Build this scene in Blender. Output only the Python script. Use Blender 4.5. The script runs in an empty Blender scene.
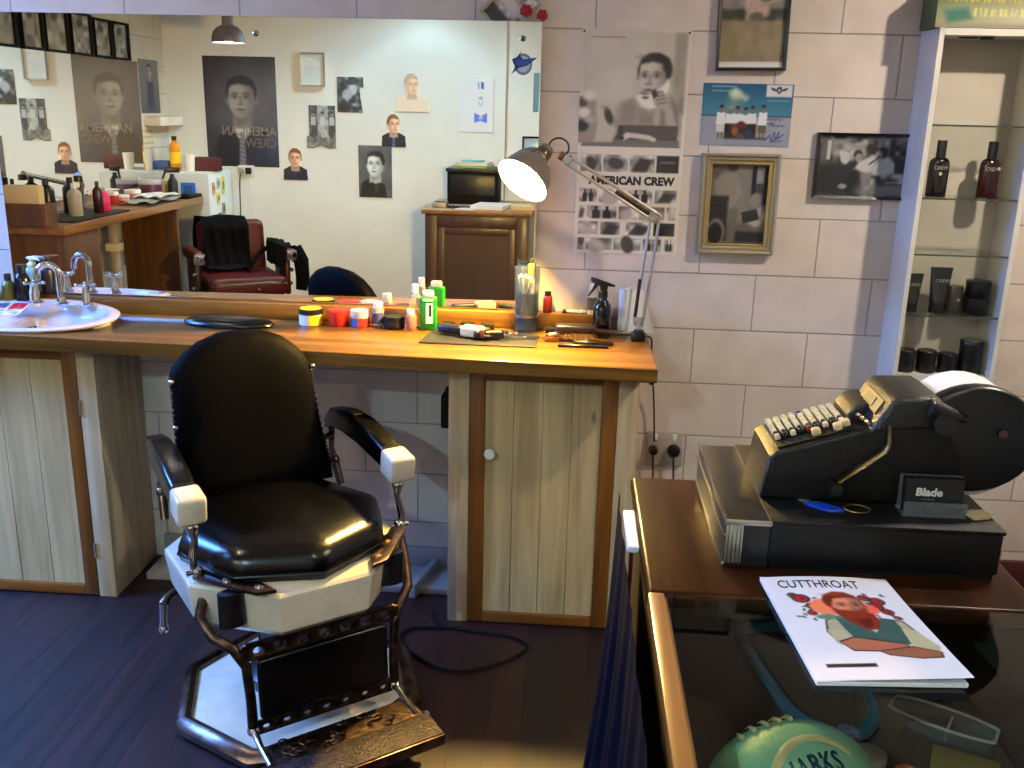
# Barber shop interior, built object by object
import bpy, bmesh, math, random
import numpy as np
from math import sin, cos, pi, radians
from mathutils import Vector, Matrix, Euler

random.seed(7)
scene = bpy.context.scene
COL = scene.collection

LAMP_E, PEND_E, WIN_E, EXPO = 6800, 780, 1500, -0.1     # lamp bulbs, pendant bulbs, window daylight, exposure

# ------------------------------------------------------------------ materials
def lin(c):
    return tuple((x / 12.92 if x <= .04045 else ((x + .055) / 1.055) ** 2.4) for x in c[:3])

def col4(c):
    return (*lin(c), 1.0)

def mat(name, c, rough=.5, metal=0, spec=.5, coat=0, coat_rough=.05, bump=0, bscale=60, sheen=0, emit=0, ecol=None, trans=0, var=0, vscale=8):
    m = bpy.data.materials.new(name); m.use_nodes = True
    nt = m.node_tree; b = nt.nodes['Principled BSDF']
    b.inputs['Base Color'].default_value = col4(c)
    b.inputs['Roughness'].default_value = rough
    b.inputs['Metallic'].default_value = metal
    b.inputs['Specular IOR Level'].default_value = spec
    b.inputs['Coat Weight'].default_value = coat
    b.inputs['Coat Roughness'].default_value = coat_rough
    b.inputs['Sheen Weight'].default_value = sheen
    b.inputs['Transmission Weight'].default_value = trans
    if emit:
        b.inputs['Emission Color'].default_value = col4(ecol or c)
        b.inputs['Emission Strength'].default_value = emit
    if bump or var:
        tc = nt.nodes.new('ShaderNodeTexCoord')
    if bump:
        n = nt.nodes.new('ShaderNodeTexNoise'); n.inputs['Scale'].default_value = bscale; n.inputs['Detail'].default_value = 4
        nt.links.new(tc.outputs['Object'], n.inputs['Vector'])
        bp = nt.nodes.new('ShaderNodeBump'); bp.inputs['Strength'].default_value = bump; bp.inputs['Distance'].default_value = .004
        nt.links.new(n.outputs['Fac'], bp.inputs['Height']); nt.links.new(bp.outputs['Normal'], b.inputs['Normal'])
    if var:
        n2 = nt.nodes.new('ShaderNodeTexNoise'); n2.inputs['Scale'].default_value = vscale; n2.inputs['Detail'].default_value = 5
        nt.links.new(tc.outputs['Object'], n2.inputs['Vector'])
        r = nt.nodes.new('ShaderNodeValToRGB')
        r.color_ramp.elements[0].position = .35; r.color_ramp.elements[1].position = .68
        r.color_ramp.elements[0].color = col4([max(0, x * (1 - var)) for x in c]); r.color_ramp.elements[1].color = col4([min(1, x * (1 + var * .5)) for x in c])
        nt.links.new(n2.outputs['Fac'], r.inputs['Fac']); nt.links.new(r.outputs['Color'], b.inputs['Base Color'])
    return m

def wood(name, c1, c2, c3=None, axis='X', scale=1.0, rough=.4, coat=0, bump=.15, knots=0, spec=.4):
    """streaky timber, grain running along the given axis of the object"""
    m = bpy.data.materials.new(name); m.use_nodes = True
    nt = m.node_tree; N = nt.nodes; L = nt.links; b = N['Principled BSDF']
    tc = N.new('ShaderNodeTexCoord'); mp = N.new('ShaderNodeMapping')
    s = {'X': (1.2, 22, 22), 'Y': (22, 1.2, 22), 'Z': (22, 22, 1.2)}[axis]
    mp.inputs['Scale'].default_value = [k * scale for k in s]
    L.new(tc.outputs['Object'], mp.inputs['Vector'])
    n = N.new('ShaderNodeTexNoise'); n.inputs['Scale'].default_value = 1.4; n.inputs['Detail'].default_value = 7; n.inputs['Roughness'].default_value = .6; n.inputs['Distortion'].default_value = .6
    L.new(mp.outputs['Vector'], n.inputs['Vector'])
    r = N.new('ShaderNodeValToRGB'); e = r.color_ramp.elements
    e[0].position = .32; e[0].color = col4(c1); e[1].position = .7; e[1].color = col4(c2)
    if c3:
        k = e.new(.5); k.color = col4(c3)
    L.new(n.outputs['Fac'], r.inputs['Fac'])
    out = r.outputs['Color']
    if knots:
        mp2 = N.new('ShaderNodeMapping'); s2 = {'X': (3, 9, 9), 'Y': (9, 3, 9), 'Z': (9, 9, 3.2)}[axis]
        mp2.inputs['Scale'].default_value = s2; L.new(tc.outputs['Object'], mp2.inputs['Vector'])
        v = N.new('ShaderNodeTexVoronoi'); v.inputs['Scale'].default_value = .8; L.new(mp2.outputs['Vector'], v.inputs['Vector'])
        r2 = N.new('ShaderNodeValToRGB'); r2.color_ramp.elements[0].position = .03; r2.color_ramp.elements[0].color = (0, 0, 0, 1); r2.color_ramp.elements[1].position = .085
        L.new(v.outputs['Distance'], r2.inputs['Fac'])
        mx = N.new('ShaderNodeMix'); mx.data_type = 'RGBA'
        mx.inputs[6].default_value = col4(knots); L.new(out, mx.inputs[7]); L.new(r2.outputs['Color'], mx.inputs[0]); out = mx.outputs[2]
    L.new(out, b.inputs['Base Color'])
    b.inputs['Roughness'].default_value = rough; b.inputs['Specular IOR Level'].default_value = spec; b.inputs['Coat Weight'].default_value = coat; b.inputs['Coat Roughness'].default_value = .12
    bp = N.new('ShaderNodeBump'); bp.inputs['Strength'].default_value = bump; bp.inputs['Distance'].default_value = .002
    L.new(n.outputs['Fac'], bp.inputs['Height']); L.new(bp.outputs['Normal'], b.inputs['Normal'])
    return m

def clear(name, tint=(1, 1, 1), rough=0.0, ior=1.45, boost=1.0, body=0.0, bodycol=(.8, .8, .8)):
    """pane glass / clear plastic: transparent with a Fresnel reflection, optionally a little milky body"""
    m = bpy.data.materials.new(name); m.use_nodes = True
    nt = m.node_tree; N = nt.nodes; L = nt.links
    N.remove(N['Principled BSDF']); out = N['Material Output']
    t = N.new('ShaderNodeBsdfTransparent'); t.inputs['Color'].default_value = col4(tint)
    g = N.new('ShaderNodeBsdfGlossy'); g.inputs['Roughness'].default_value = rough
    f = N.new('ShaderNodeFresnel'); f.inputs['IOR'].default_value = ior
    mu = N.new('ShaderNodeMath'); mu.operation = 'MULTIPLY'; mu.inputs[1].default_value = boost; mu.use_clamp = True
    ge = N.new('ShaderNodeNewGeometry'); bk = N.new('ShaderNodeMath'); bk.operation = 'SUBTRACT'; bk.inputs[0].default_value = 1; L.new(ge.outputs['Backfacing'], bk.inputs[1])
    m1 = N.new('ShaderNodeMath'); m1.operation = 'MULTIPLY'; L.new(f.outputs['Fac'], m1.inputs[0]); L.new(bk.outputs[0], m1.inputs[1]); L.new(m1.outputs[0], mu.inputs[0])
    base = t.outputs['BSDF']
    if body:
        d = N.new('ShaderNodeBsdfDiffuse'); d.inputs['Color'].default_value = col4(bodycol)
        m0 = N.new('ShaderNodeMixShader'); m0.inputs['Fac'].default_value = body
        L.new(base, m0.inputs[1]); L.new(d.outputs['BSDF'], m0.inputs[2]); base = m0.outputs['Shader']
    mx = N.new('ShaderNodeMixShader'); L.new(mu.outputs[0], mx.inputs['Fac']); L.new(base, mx.inputs[1]); L.new(g.outputs['BSDF'], mx.inputs[2])
    L.new(mx.outputs['Shader'], out.inputs['Surface'])
    return m

# ------------------------------------------------------------------ mesh builder
class MB:
    def __init__(s):
        s.bm = bmesh.new(); s.mats = []
    def mi(s, m):
        if m not in s.mats: s.mats.append(m)
        return s.mats.index(m)
    def _fin(s, verts, m, M=None):
        if M is not None:
            bmesh.ops.transform(s.bm, matrix=M, verts=verts)
        fs = set(f for v in verts for f in v.link_faces); i = s.mi(m)
        for f in fs: f.material_index = i; f.smooth = True
        return verts
    def box(s, c, size, m, rot=None, bev=0, seg=2, M=None, taper=None):
        g = bmesh.ops.create_cube(s.bm, size=1.0); vs = g['verts']
        for v in vs:
            if taper and v.co.z > 0: v.co.x *= taper[0]; v.co.y *= taper[1]
            v.co = Vector((v.co.x * size[0], v.co.y * size[1], v.co.z * size[2]))
        if bev:
            es = list(set(e for v in vs for e in v.link_edges))
            r = bmesh.ops.bevel(s.bm, geom=es, offset=bev, segments=seg, affect='EDGES', profile=.5)
            vs = list(set(v for f in r['faces'] for v in f.verts) | set(v for v in vs if v.is_valid))
            vs = list(set(w for v in vs for f in v.link_faces for w in f.verts) | set(vs))
        T = Matrix.Translation(Vector(c))
        if rot: T = T @ Euler(rot).to_matrix().to_4x4()
        if M is not None: T = M @ T
        return s._fin(vs, m, T)
    def quad(s, pts, m):
        vs = [s.bm.verts.new(p) for p in pts]; f = s.bm.faces.new(vs); f.material_index = s.mi(m)
        return vs
    def rings(s, rings, m, closed=False, cap=True, loop=True):
        """skin a list of equally long vertex rings"""
        R = [[s.bm.verts.new(p) for p in r] for r in rings]; i = s.mi(m); n = len(R[0])
        k = len(R) if closed else len(R) - 1
        for a in range(k):
            A, B = R[a], R[(a + 1) % len(R)]
            for j in range(n if loop else n - 1):
                try:
                    f = s.bm.faces.new((A[j], A[(j + 1) % n], B[(j + 1) % n], B[j])); f.material_index = i; f.smooth = True
                except ValueError: pass
        if cap and not closed:
            for r in (R[0], R[-1]):
                try:
                    f = s.bm.faces.new(r); f.material_index = i; f.smooth = True
                except ValueError: pass
        return [v for r in R for v in r]
    def cyl(s, p0, p1, r0, m, r1=None, n=20, cap=True):
        return s.tube([p0, p1], [r0, r0 if r1 is None else r1], m, n=n, cap=cap)
    def tube(s, pts, r, m, n=10, closed=False, cap=True, flat=None):
        P = [Vector(p) for p in pts]; k = len(P)
        rr = r if isinstance(r, (list, tuple)) else [r] * k
        rings = []; up = None
        for i in range(k):
            if closed: d = P[(i + 1) % k] - P[i - 1]
            else: d = P[min(i + 1, k - 1)] - P[max(i - 1, 0)]
            d.normalize()
            if up is None:
                up = Vector((0, 0, 1)) if abs(d.z) < .9 else Vector((1, 0, 0))
            x = d.cross(up)
            if x.length < 1e-6: x = d.orthogonal()
            x.normalize(); y = x.cross(d).normalized(); up = y
            fx, fy = flat or (1, 1)
            rings.append([P[i] + (x * cos(2 * pi * j / n) * fx + y * sin(2 * pi * j / n) * fy) * rr[i] for j in range(n)])
        return s.rings(rings, m, closed=closed, cap=cap)
    def lathe(s, prof, m, c=(0, 0, 0), n=28, M=None, sx=1, sy=1, cap=True):
        rings = [[(r * cos(2 * pi * j / n) * sx, r * sin(2 * pi * j / n) * sy, z) for j in range(n)] for r, z in prof]
        vs = s.rings(rings, m, cap=cap)
        T = Matrix.Translation(Vector(c))
        return s._fin(vs, m, (M @ T) if M is not None else T)
    def sphere(s, c, r, m, n=20, M=None):
        r = r if isinstance(r, (tuple, list)) else (r, r, r)
        g = bmesh.ops.create_uvsphere(s.bm, u_segments=n, v_segments=max(8, n * 2 // 3), radius=1)
        T = Matrix.Translation(Vector(c)) @ Matrix.Diagonal((*r, 1))
        return s._fin(g['verts'], m, (M @ T) if M is not None else T)
    def prism(s, poly, h, m, M=None, bev=0, seg=2):
        """extrude a 2D outline by h along local z"""
        vs = [s.bm.verts.new((p[0], p[1], 0)) for p in poly]; f = s.bm.faces.new(vs)
        g = bmesh.ops.extrude_face_region(s.bm, geom=[f]); top = [v for v in g['geom'] if isinstance(v, bmesh.types.BMVert)]
        for v in top: v.co.z += h
        allv = vs + top
        if bev:
            es = list(set(e for v in allv for e in v.link_edges if all(abs(w.co.z - e.verts[0].co.z) < 1e-9 for w in e.verts)))
            r = bmesh.ops.bevel(s.bm, geom=es, offset=bev, segments=seg, affect='EDGES', profile=.5)
            allv = list(set(v for f in r['faces'] for v in f.verts) | set(v for v in allv if v.is_valid))
            allv = list(set(w for v in allv for f in v.link_faces for w in f.verts) | set(allv))
        return s._fin(allv, m, M)
    def grid(s, fn, nu, nv, m, loop_u=False):
        return s.rings([[fn(i / (nu if loop_u else nu - 1), j / (nv - 1)) for i in range(nu)] for j in range(nv)], m, cap=False, loop=loop_u)
    def mesh(s, name, ang=38):
        bmesh.ops.recalc_face_normals(s.bm, faces=s.bm.faces[:])
        me = bpy.data.meshes.new(name); s.bm.to_mesh(me); s.bm.free()
        for m in s.mats: me.materials.append(m)
        try: me.set_sharp_from_angle(angle=radians(ang))
        except Exception: pass
        return me
    def build(s, name, parent=None, loc=None, rotz=0, label=None, cat=None, group=None, ang=38):
        o = bpy.data.objects.new(name, s.mesh(name, ang)); COL.objects.link(o)
        if parent is not None: o.parent = parent
        if loc is not None: o.location = loc
        if rotz: o.rotation_euler = (0, 0, rotz)
        return tag(o, label, cat, group)

def tag(o, label=None, cat=None, group=None, kind=None):
    if label: o['label'] = label
    if cat: o['category'] = cat
    if group: o['group'] = group
    if kind: o['kind'] = kind
    return o

def thing(name, label, cat, loc=(0, 0, 0), rotz=0, group=None, rot=None):
    o = bpy.data.objects.new(name, None); COL.objects.link(o)
    o.empty_display_size = .05; o.location = loc; o.rotation_euler = rot or (0, 0, rotz)
    return tag(o, label, cat, group)

def dup(root, loc, rotz=None, label=None, group=None):
    r = root.copy(); COL.objects.link(r); r.location = loc
    if rotz is not None: r.rotation_euler = (0, 0, rotz)
    if label: r['label'] = label
    if group: r['group'] = group
    for ch in list(root.children):
        c = ch.copy(); COL.objects.link(c); c.parent = r
        for g in list(ch.children):
            d = g.copy(); COL.objects.link(d); d.parent = c
    return r

def struct(mb, name, loc=None):
    o = mb.build(name, loc=loc); o['kind'] = 'structure'; return o

def text(name, s, size, m, parent, M, bold=0.0, align='LEFT', ext=.0006, sx=1.0, spacing=1.0):
    """lettering as a mesh lying in its local XY plane, placed by matrix M relative to the parent"""
    cu = bpy.data.curves.new(name, 'FONT'); cu.body = s; cu.size = size; cu.extrude = ext; cu.offset = bold; cu.align_x = align; cu.resolution_u = 3; cu.space_character = spacing
    t = bpy.data.objects.new(name + '_curve', cu); COL.objects.link(t)
    bpy.context.view_layer.update()
    me = bpy.data.meshes.new_from_object(t.evaluated_get(bpy.context.evaluated_depsgraph_get()))
    bpy.data.objects.remove(t); bpy.data.curves.remove(cu)
    me.name = name
    me.transform(Matrix.Diagonal((sx, 1, 1, 1)))
    me.materials.clear(); me.materials.append(m)
    o = bpy.data.objects.new(name, me); COL.objects.link(o)
    if parent is not None: o.parent = parent
    o.matrix_local = M
    return o

def frame_M(o, x, y):
    """matrix whose local x, y axes are the given world directions, origin o"""
    x = Vector(x).normalized(); y = Vector(y).normalized(); z = x.cross(y)
    return Matrix(((x.x, y.x, z.x, o[0]), (x.y, y.y, z.y, o[1]), (x.z, y.z, z.z, o[2]), (0, 0, 0, 1)))

def face_M(x, y, z, towards):
    """picture plane on a wall: local x to the viewer's right, local y up"""
    ax = {'-y': (1, 0, 0), '+y': (-1, 0, 0), '+x': (0, 1, 0), '-x': (0, -1, 0)}[towards]
    return frame_M((x, y, z), ax, (0, 0, 1))

# ------------------------------------------------------------------ printed pictures (procedural, painted on a fine mesh)
class Pic:
    def __init__(s, w, h, px, bg=(1, 1, 1)):
        s.w, s.h = w, h; s.nx = max(6, int(px)); s.ny = max(6, int(px * h / w))
        u = np.linspace(0, 1, s.nx); v = np.linspace(0, 1, s.ny)
        s.U, s.V = np.meshgrid(u, v); s.asp = h / w
        s.im = np.ones((s.ny, s.nx, 3)) * np.array(bg); s.al = np.ones((s.ny, s.nx)); s.soft = 1.2 / s.nx
    def _put(s, a, c):
        c = np.array(c, float)
        if c.ndim == 0: c = np.array([c, c, c])
        s.im = s.im * (1 - a[..., None]) + c * a[..., None]
    def ell(s, cx, cy, rx, ry, c, soft=0, rot=0, op=1, half=None):
        """cx,cy in picture fractions; rx in widths, ry in widths too"""
        x = s.U - cx; y = (s.V - cy) * s.asp
        if rot:
            a = radians(rot); x, y = x * cos(a) + y * sin(a), -x * sin(a) + y * cos(a)
        q = np.sqrt((x / rx) ** 2 + (y / ry) ** 2); d = (q - 1) * min(rx, ry)
        a = np.clip(.5 - d / max(s.soft, soft), 0, 1) * op
        s._put(a, c); return a
    def poly(s, pts, c, soft=0, op=1):
        P = [(p[0], p[1] * s.asp) for p in pts]; X, Y = s.U, s.V * s.asp
        ins = np.zeros_like(X, bool); dist = np.full_like(X, 9.)
        for i in range(len(P)):
            x0, y0 = P[i]; x1, y1 = P[(i + 1) % len(P)]
            if y0 != y1:
                c1 = (Y < y0) != (Y < y1); xi = x0 + (Y - y0) * (x1 - x0) / (y1 - y0); ins ^= c1 & (X < xi)
            dx, dy = x1 - x0, y1 - y0; t = np.clip(((X - x0) * dx + (Y - y0) * dy) / (dx * dx + dy * dy + 1e-12), 0, 1)
            dist = np.minimum(dist, np.hypot(X - x0 - t * dx, Y - y0 - t * dy))
        d = np.where(ins, -dist, dist); a = np.clip(.5 - d / max(s.soft, soft), 0, 1) * op
        s._put(a, c); return a
    def rect(s, x0, y0, x1, y1, c, soft=0, op=1):
        return s.poly([(x0, y0), (x1, y0), (x1, y1), (x0, y1)], c, soft, op)
    def line(s, x0, y0, x1, y1, wd, c, op=1):
        X, Y = s.U, s.V * s.asp; y0 *= s.asp; y1 *= s.asp
        dx, dy = x1 - x0, y1 - y0; t = np.clip(((X - x0) * dx + (Y - y0) * dy) / (dx * dx + dy * dy + 1e-12), 0, 1)
        d = np.hypot(X - x0 - t * dx, Y - y0 - t * dy) - wd / 2
        s._put(np.clip(.5 - d / s.soft, 0, 1) * op, c)
    def vgrad(s, c0, c1, y0=0, y1=1):
        t = np.clip((s.V - y0) / (y1 - y0), 0, 1)[..., None]
        s.im = np.array(c0) * (1 - t) + np.array(c1) * t
    def blotch(s, amt, scale, seed=0, x0=0, y0=0, x1=1, y1=1, c=None):
        """smooth random tones, as in a photograph seen from afar"""
        r = np.random.RandomState(seed); k = max(2, int(scale))
        g = r.rand(int(k * s.asp) + 3, k + 3); gx = s.U * k; gy = s.V * k * s.asp
        i = gx.astype(int); j = gy.astype(int); fx = gx - i; fy = gy - j
        fx = fx * fx * (3 - 2 * fx); fy = fy * fy * (3 - 2 * fy)
        n = (g[j, i] * (1 - fx) + g[j, i + 1] * fx) * (1 - fy) + (g[j + 1, i] * (1 - fx) + g[j + 1, i + 1] * fx) * fy
        m = ((s.U >= x0) & (s.U <= x1) & (s.V >= y0) & (s.V <= y1))[..., None]
        s.im = np.clip(np.where(m, s.im + (n[..., None] - .5) * 2 * amt * (np.array(c) if c is not None else 1), s.im), 0, 1)
    def cut(s, mask): s.al = mask
    def grey(s, tint=(1, 1, 1)):
        g = s.im @ np.array([.3, .59, .11]); s.im = g[..., None] * np.array(tint)
    def blur(s, k=1):
        for _ in range(k):
            a = np.pad(s.im, ((1, 1), (1, 1), (0, 0)), 'edge')
            s.im = (a[:-2, 1:-1] + a[2:, 1:-1] + a[1:-1, :-2] + a[1:-1, 2:] + 4 * a[1:-1, 1:-1]) / 8
    def head(s, cx, cy, r, skin, hair, turn=0, beard=None, lit=-1, neck=True, quiff=0, soft=1, brow=1):
        """a head seen from the front or in three-quarter view; r = half face width, turn -1..1 looks left..right"""
        a = s.asp; sk = np.array(skin); dk = sk * .55; md = sk * .78; R = r; hr = np.array(hair)
        yy = lambda k: cy + k * R / a
        xx = lambda k: cx + k * R
        P = lambda pts: [(xx(x), yy(y)) for x, y in pts]
        if neck:
            s.poly(P([(-.58, .7), (.58, .7), (.70, 2.0), (-.70, 2.0)]), md, R * .2)
            s.poly(P([(-.5, 1.0), (.5, 1.0), (.3, 1.75), (-.3, 1.5)]), dk, R * .4, .8)
        for e in (-1, 1):
            if e * turn > -.3: s.ell(xx(e * .98 - turn * .28), yy(.14), R * .15, R * .27, md, R * .1)
        s.ell(cx - turn * .22 * R, yy(-.42), R * 1.03, R * 1.0, hr, R * .2)
        jaw = turn * .22
        s.poly(P([(-.90, -.75), (-.94, .1), (-.80 + jaw * .4, .72), (-.42 + jaw, 1.22), (jaw, 1.36), (.42 + jaw, 1.22), (.80 + jaw * .4, .72), (.94, .1), (.90, -.75), (.5, -1.0), (-.5, -1.0)]), sk, R * .16)
        # modelling: shaded side, forehead light, cheek, under lip and jaw
        s.poly(P([(-lit * .30, -.9), (-lit * 1.0, -.8), (-lit * 1.0, .5), (-lit * .5, 1.3), (-lit * .1, 1.3), (-lit * .42, .5)]), md * .85, R * .55, .75)
        s.ell(xx(lit * .30), yy(-.55), R * .42, R * .22, np.minimum(1, sk * 1.13), R * .4, op=.7)
        s.ell(xx(lit * .52 + turn * .2), yy(.38), R * .24, R * .24, np.minimum(1, sk * 1.10), R * .3, op=.7)
        s.ell(xx(jaw), yy(1.30), R * .5, R * .14, md, R * .25, op=.6)
        t = turn * .34
        for e in (-.40, .40):
            k = 1 - .25 * abs(turn) * (e * turn > 0)
            s.ell(xx(e * k + t), yy(-.10), R * .25 * k, R * .15, dk, R * .2, op=.75)
            s.ell(xx(e * k + t), yy(-.07), R * .13 * k, R * .05, np.minimum(1, sk * 1.05), R * .06, op=.7)
            s.ell(xx(e * k + t * 1.1), yy(-.08), R * .075, R * .075, dk * .35, R * .06)
            s.poly(P([(e * k + t - .27 * k, -.26 - (.04 if e > 0 else -.03)), (e * k + t, -.36), (e * k + t + .27 * k, -.26 + (.03 if e > 0 else -.04)), (e * k + t, -.29)]), hr * .8, R * .09, .85 * brow)
        s.poly(P([(t - .05, -.15), (t + .09, -.15), (t * 1.55 + .20, .36), (t * 1.55 - .06, .44)] if lit < 0 else [(t - .09, -.15), (t + .05, -.15), (t * 1.55 + .06, .44), (t * 1.55 - .20, .36)]), md, R * .16, .9)
        s.ell(xx(t * 1.55), yy(.42), R * .17, R * .05, dk, R * .12, op=.85)
        if beard is not None:
            s.poly(P([(-.95, .1), (-.6, .46), (t - .2, .54), (t + .2, .54), (.6, .46), (.95, .1), (.85 + jaw * .5, 1.0), (.4 + jaw, 1.75), (-.4 + jaw, 1.75), (-.85 + jaw * .5, 1.0)]), beard, R * .16)
        s.poly(P([(t * 1.3 - .32, .76), (t * 1.3, .70), (t * 1.3 + .32, .76), (t * 1.3 + .1, .86), (t * 1.3 - .1, .86)]), np.array([.62, .40, .37]) * (sk.mean() + .15) if sk.max() - sk.min() > .04 else md * .75, R * .1)
        s.line(xx(t * 1.3 - .30), yy(.765), xx(t * 1.3 + .30), yy(.765), R * .045, dk * .45, .8)
        s.ell(xx(t * 1.3), yy(.98), R * .22, R * .06, md, R * .15, op=.7)
        # hair: cap, side, parting light
        h = quiff
        s.poly(P([(-.96, .08), (-1.03 - .1 * turn, -.5), (-.86 - .15 * turn, -1.08 - h * .3), (-.3, -1.40 - h), (.35, -1.40 - h * .8), (.86 - .15 * turn, -1.10 - h * .3), (1.03 - .1 * turn, -.5), (.96, .08), (.90, -.2), (.86, -.58), (.62 + turn * .25, -.84), (.1 + turn * .3, -.94), (-.35 + turn * .3, -.84), (-.70 + turn * .25, -.78), (-.88, -.5), (-.91, -.2)]), hr, R * .2)
        s.ell(xx(lit * .35), yy(-1.18 - h * .4), R * .40, R * .10, np.minimum(1, hr * 1.9 + .04), R * .3, op=.6)
        if turn < -.3: s.poly(P([(.55, -1.0), (1.0, -.7), (1.0, .0), (.80, .05), (.74, -.3), (.60, -.5)]), hr, R * .2)
        if turn > .3: s.poly(P([(-.55, -1.0), (-1.0, -.7), (-1.0, .0), (-.80, .05), (-.74, -.3), (-.60, -.5)]), hr, R * .2)
        s.blur(soft)
    def build(s, name, m, M, parent=None, thick=.002, label=None, cat=None, group=None, edge=True):
        """mesh in local XY (x right, y up, origin = lower left corner), face at z = thick"""
        nx, ny = s.nx, s.ny
        X = s.U * s.w; Y = (1 - s.V) * s.h
        co = np.stack([X, Y, np.full_like(X, thick)], -1).reshape(-1, 3)
        c = np.clip(s.im, 0, 1); c = np.where(c <= .04045, c / 12.92, ((c + .055) / 1.055) ** 2.4).reshape(-1, 3)
        i = np.arange(nx * ny).reshape(ny, nx)
        q = np.stack([i[1:, :-1], i[1:, 1:], i[:-1, 1:], i[:-1, :-1]], -1).reshape(-1, 4)
        keep = (s.al[1:, :-1] + s.al[1:, 1:] + s.al[:-1, 1:] + s.al[:-1, :-1]).reshape(-1) > 2.0
        q = q[keep]
        full = keep.all()
        if full and edge:   # paper edge and back
            b = np.array([[0, 0, 0], [s.w, 0, 0], [s.w, s.h, 0], [0, s.h, 0], [0, 0, thick], [s.w, 0, thick], [s.w, s.h, thick], [0, s.h, thick]], float); n0 = len(co)
            co = np.vstack([co, b]); c = np.vstack([c, np.full((8, 3), .6)])
            q = np.vstack([q, np.array([[3, 2, 1, 0], [0, 1, 5, 4], [1, 2, 6, 5], [2, 3, 7, 6], [3, 0, 4, 7]]) + n0])
        me = bpy.data.meshes.new(name)
        me.vertices.add(len(co)); me.vertices.foreach_set('co', co.ravel())
        me.loops.add(q.size); me.loops.foreach_set('vertex_index', q.ravel().astype(np.int32))
        me.polygons.add(len(q)); me.polygons.foreach_set('loop_start', (np.arange(len(q)) * 4).astype(np.int32))
        me.update(calc_edges=True); me.validate()
        at = me.color_attributes.new('print', 'FLOAT_COLOR', 'POINT')
        at.data.foreach_set('color', np.hstack([c, np.ones((len(c), 1))]).ravel().astype(np.float32))
        me.materials.append(m)
        if not full and edge:
            bm = bmesh.new(); bm.from_mesh(me); bmesh.ops.delete(bm, geom=[v for v in bm.verts if not v.link_faces], context='VERTS')
            g = bmesh.ops.extrude_face_region(bm, geom=bm.faces[:])
            for v in g['geom']:
                if isinstance(v, bmesh.types.BMVert): v.co.z = 0
            bmesh.ops.recalc_face_normals(bm, faces=bm.faces[:])
            bm.to_mesh(me); bm.free()
        o = bpy.data.objects.new(name, me); COL.objects.link(o)
        if parent is not None: o.parent = parent
        o.matrix_local = M
        return tag(o, label, cat, group)

def print_mat(name, rough, coat=0):
    m = bpy.data.materials.new(name); m.use_nodes = True
    nt = m.node_tree; b = nt.nodes['Principled BSDF']
    a = nt.nodes.new('ShaderNodeAttribute'); a.attribute_name = 'print'
    nt.links.new(a.outputs['Color'], b.inputs['Base Color'])
    b.inputs['Roughness'].default_value = rough; b.inputs['Coat Weight'].default_value = coat; b.inputs['Coat Roughness'].default_value = .04
    return m

# ------------------------------------------------------------------ palette
MIRROR = mat('mirror silver', (.97, .97, .965), .0, 1)
CHROME = mat('chrome', (.86, .86, .87), .09, 1)
STEEL = mat('dull steel', (.74, .72, .69), .34, .9)
OLDCHROME = mat('worn nickel', (.38, .31, .28), .28, 1, var=.35, vscale=30)
BRASS = mat('worn brass', (.60, .46, .28), .35, 1, var=.3, vscale=25)
CASTIRON = mat('pitted cast metal', (.30, .24, .20), .38, 1, bump=.5, bscale=90, var=.5, vscale=40)
TREAD = mat('worn tread plate', (.20, .155, .145), .45, .6, bump=.8, bscale=140, var=.45, vscale=50)
BLACK = mat('black plastic', (.035, .035, .038), .35)
BLACKM = mat('matt black', (.03, .03, .032), .7, spec=.2)
LEATHER = mat('black leather', (.012, .011, .014), .24, spec=.35, bump=.12, bscale=220, coat=.1, coat_rough=.2)
LEATHERBACK = mat('black leather back', (.010, .009, .014), .62, spec=.03, bump=.12, bscale=220)
REDLEATHER = mat('burgundy leather', (.26, .05, .06), .42, spec=.3)
PORCELAIN = mat('white enamel', (.79, .74, .66), .2, coat=.4, var=.08, vscale=10)
CERAMIC = mat('white ceramic', (.70, .67, .68), .08, coat=.4)
WHITEPAINT = mat('white paint', (.80, .77, .72), .5, var=.05, vscale=6)
WHITEPLAS = mat('white plastic', (.85, .84, .80), .35)
PAPER = mat('white paper', (.88, .87, .86), .7)
CREAM = mat('cream card', (.78, .68, .50), .7)
KEYCAP = mat('ivory keycap', (.78, .72, .56), .35)
CHARCOAL = mat('crinkle charcoal paint', (.085, .075, .072), .42, bump=.5, bscale=260, var=.2, vscale=14)
TILLBLACK = mat('black crinkle paint', (.040, .034, .034), .42, spec=.3, bump=.4, bscale=260)
GREYLID = mat('dull grey metal lid', (.17, .165, .16), .35, .3, var=.3, vscale=12)
NAVY = mat('navy cloth', (.022, .024, .075), .95, spec=.04, bump=.25, bscale=90)
BLACKCLOTH = mat('black cloth', (.035, .037, .05), .95, spec=.08, bump=.2, bscale=80)
RED = mat('red plastic', (.72, .10, .05), .3)
ROSE = mat('red petals', (.62, .03, .07), .6)
LEAF = mat('dark leaf', (.10, .16, .07), .6)
YELLOW = mat('yellow plastic', (.90, .72, .06), .35)
GREENP = mat('bright green plastic', (.02, .44, .09), .35)
AMBER = mat('amber liquid', (.80, .50, .06), .2)
DKBROWNB = mat('dark brown bottle', (.075, .028, .022), .12, coat=.3)
REDBROWNB = mat('red brown bottle', (.17, .040, .030), .12, coat=.3)
GREYTUBE = mat('dark grey tube', (.10, .095, .09), .4)
OLIVETUBE = mat('olive grey jar', (.22, .20, .15), .3)
PINK = mat('pink liquid', (.82, .18, .42), .2)
TEAL = mat('teal strap', (.04, .40, .50), .4)
BLUEP = mat('blue plastic', (.04, .22, .62), .35)
SALMON = mat('salmon lid', (.85, .40, .24), .4)
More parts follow.
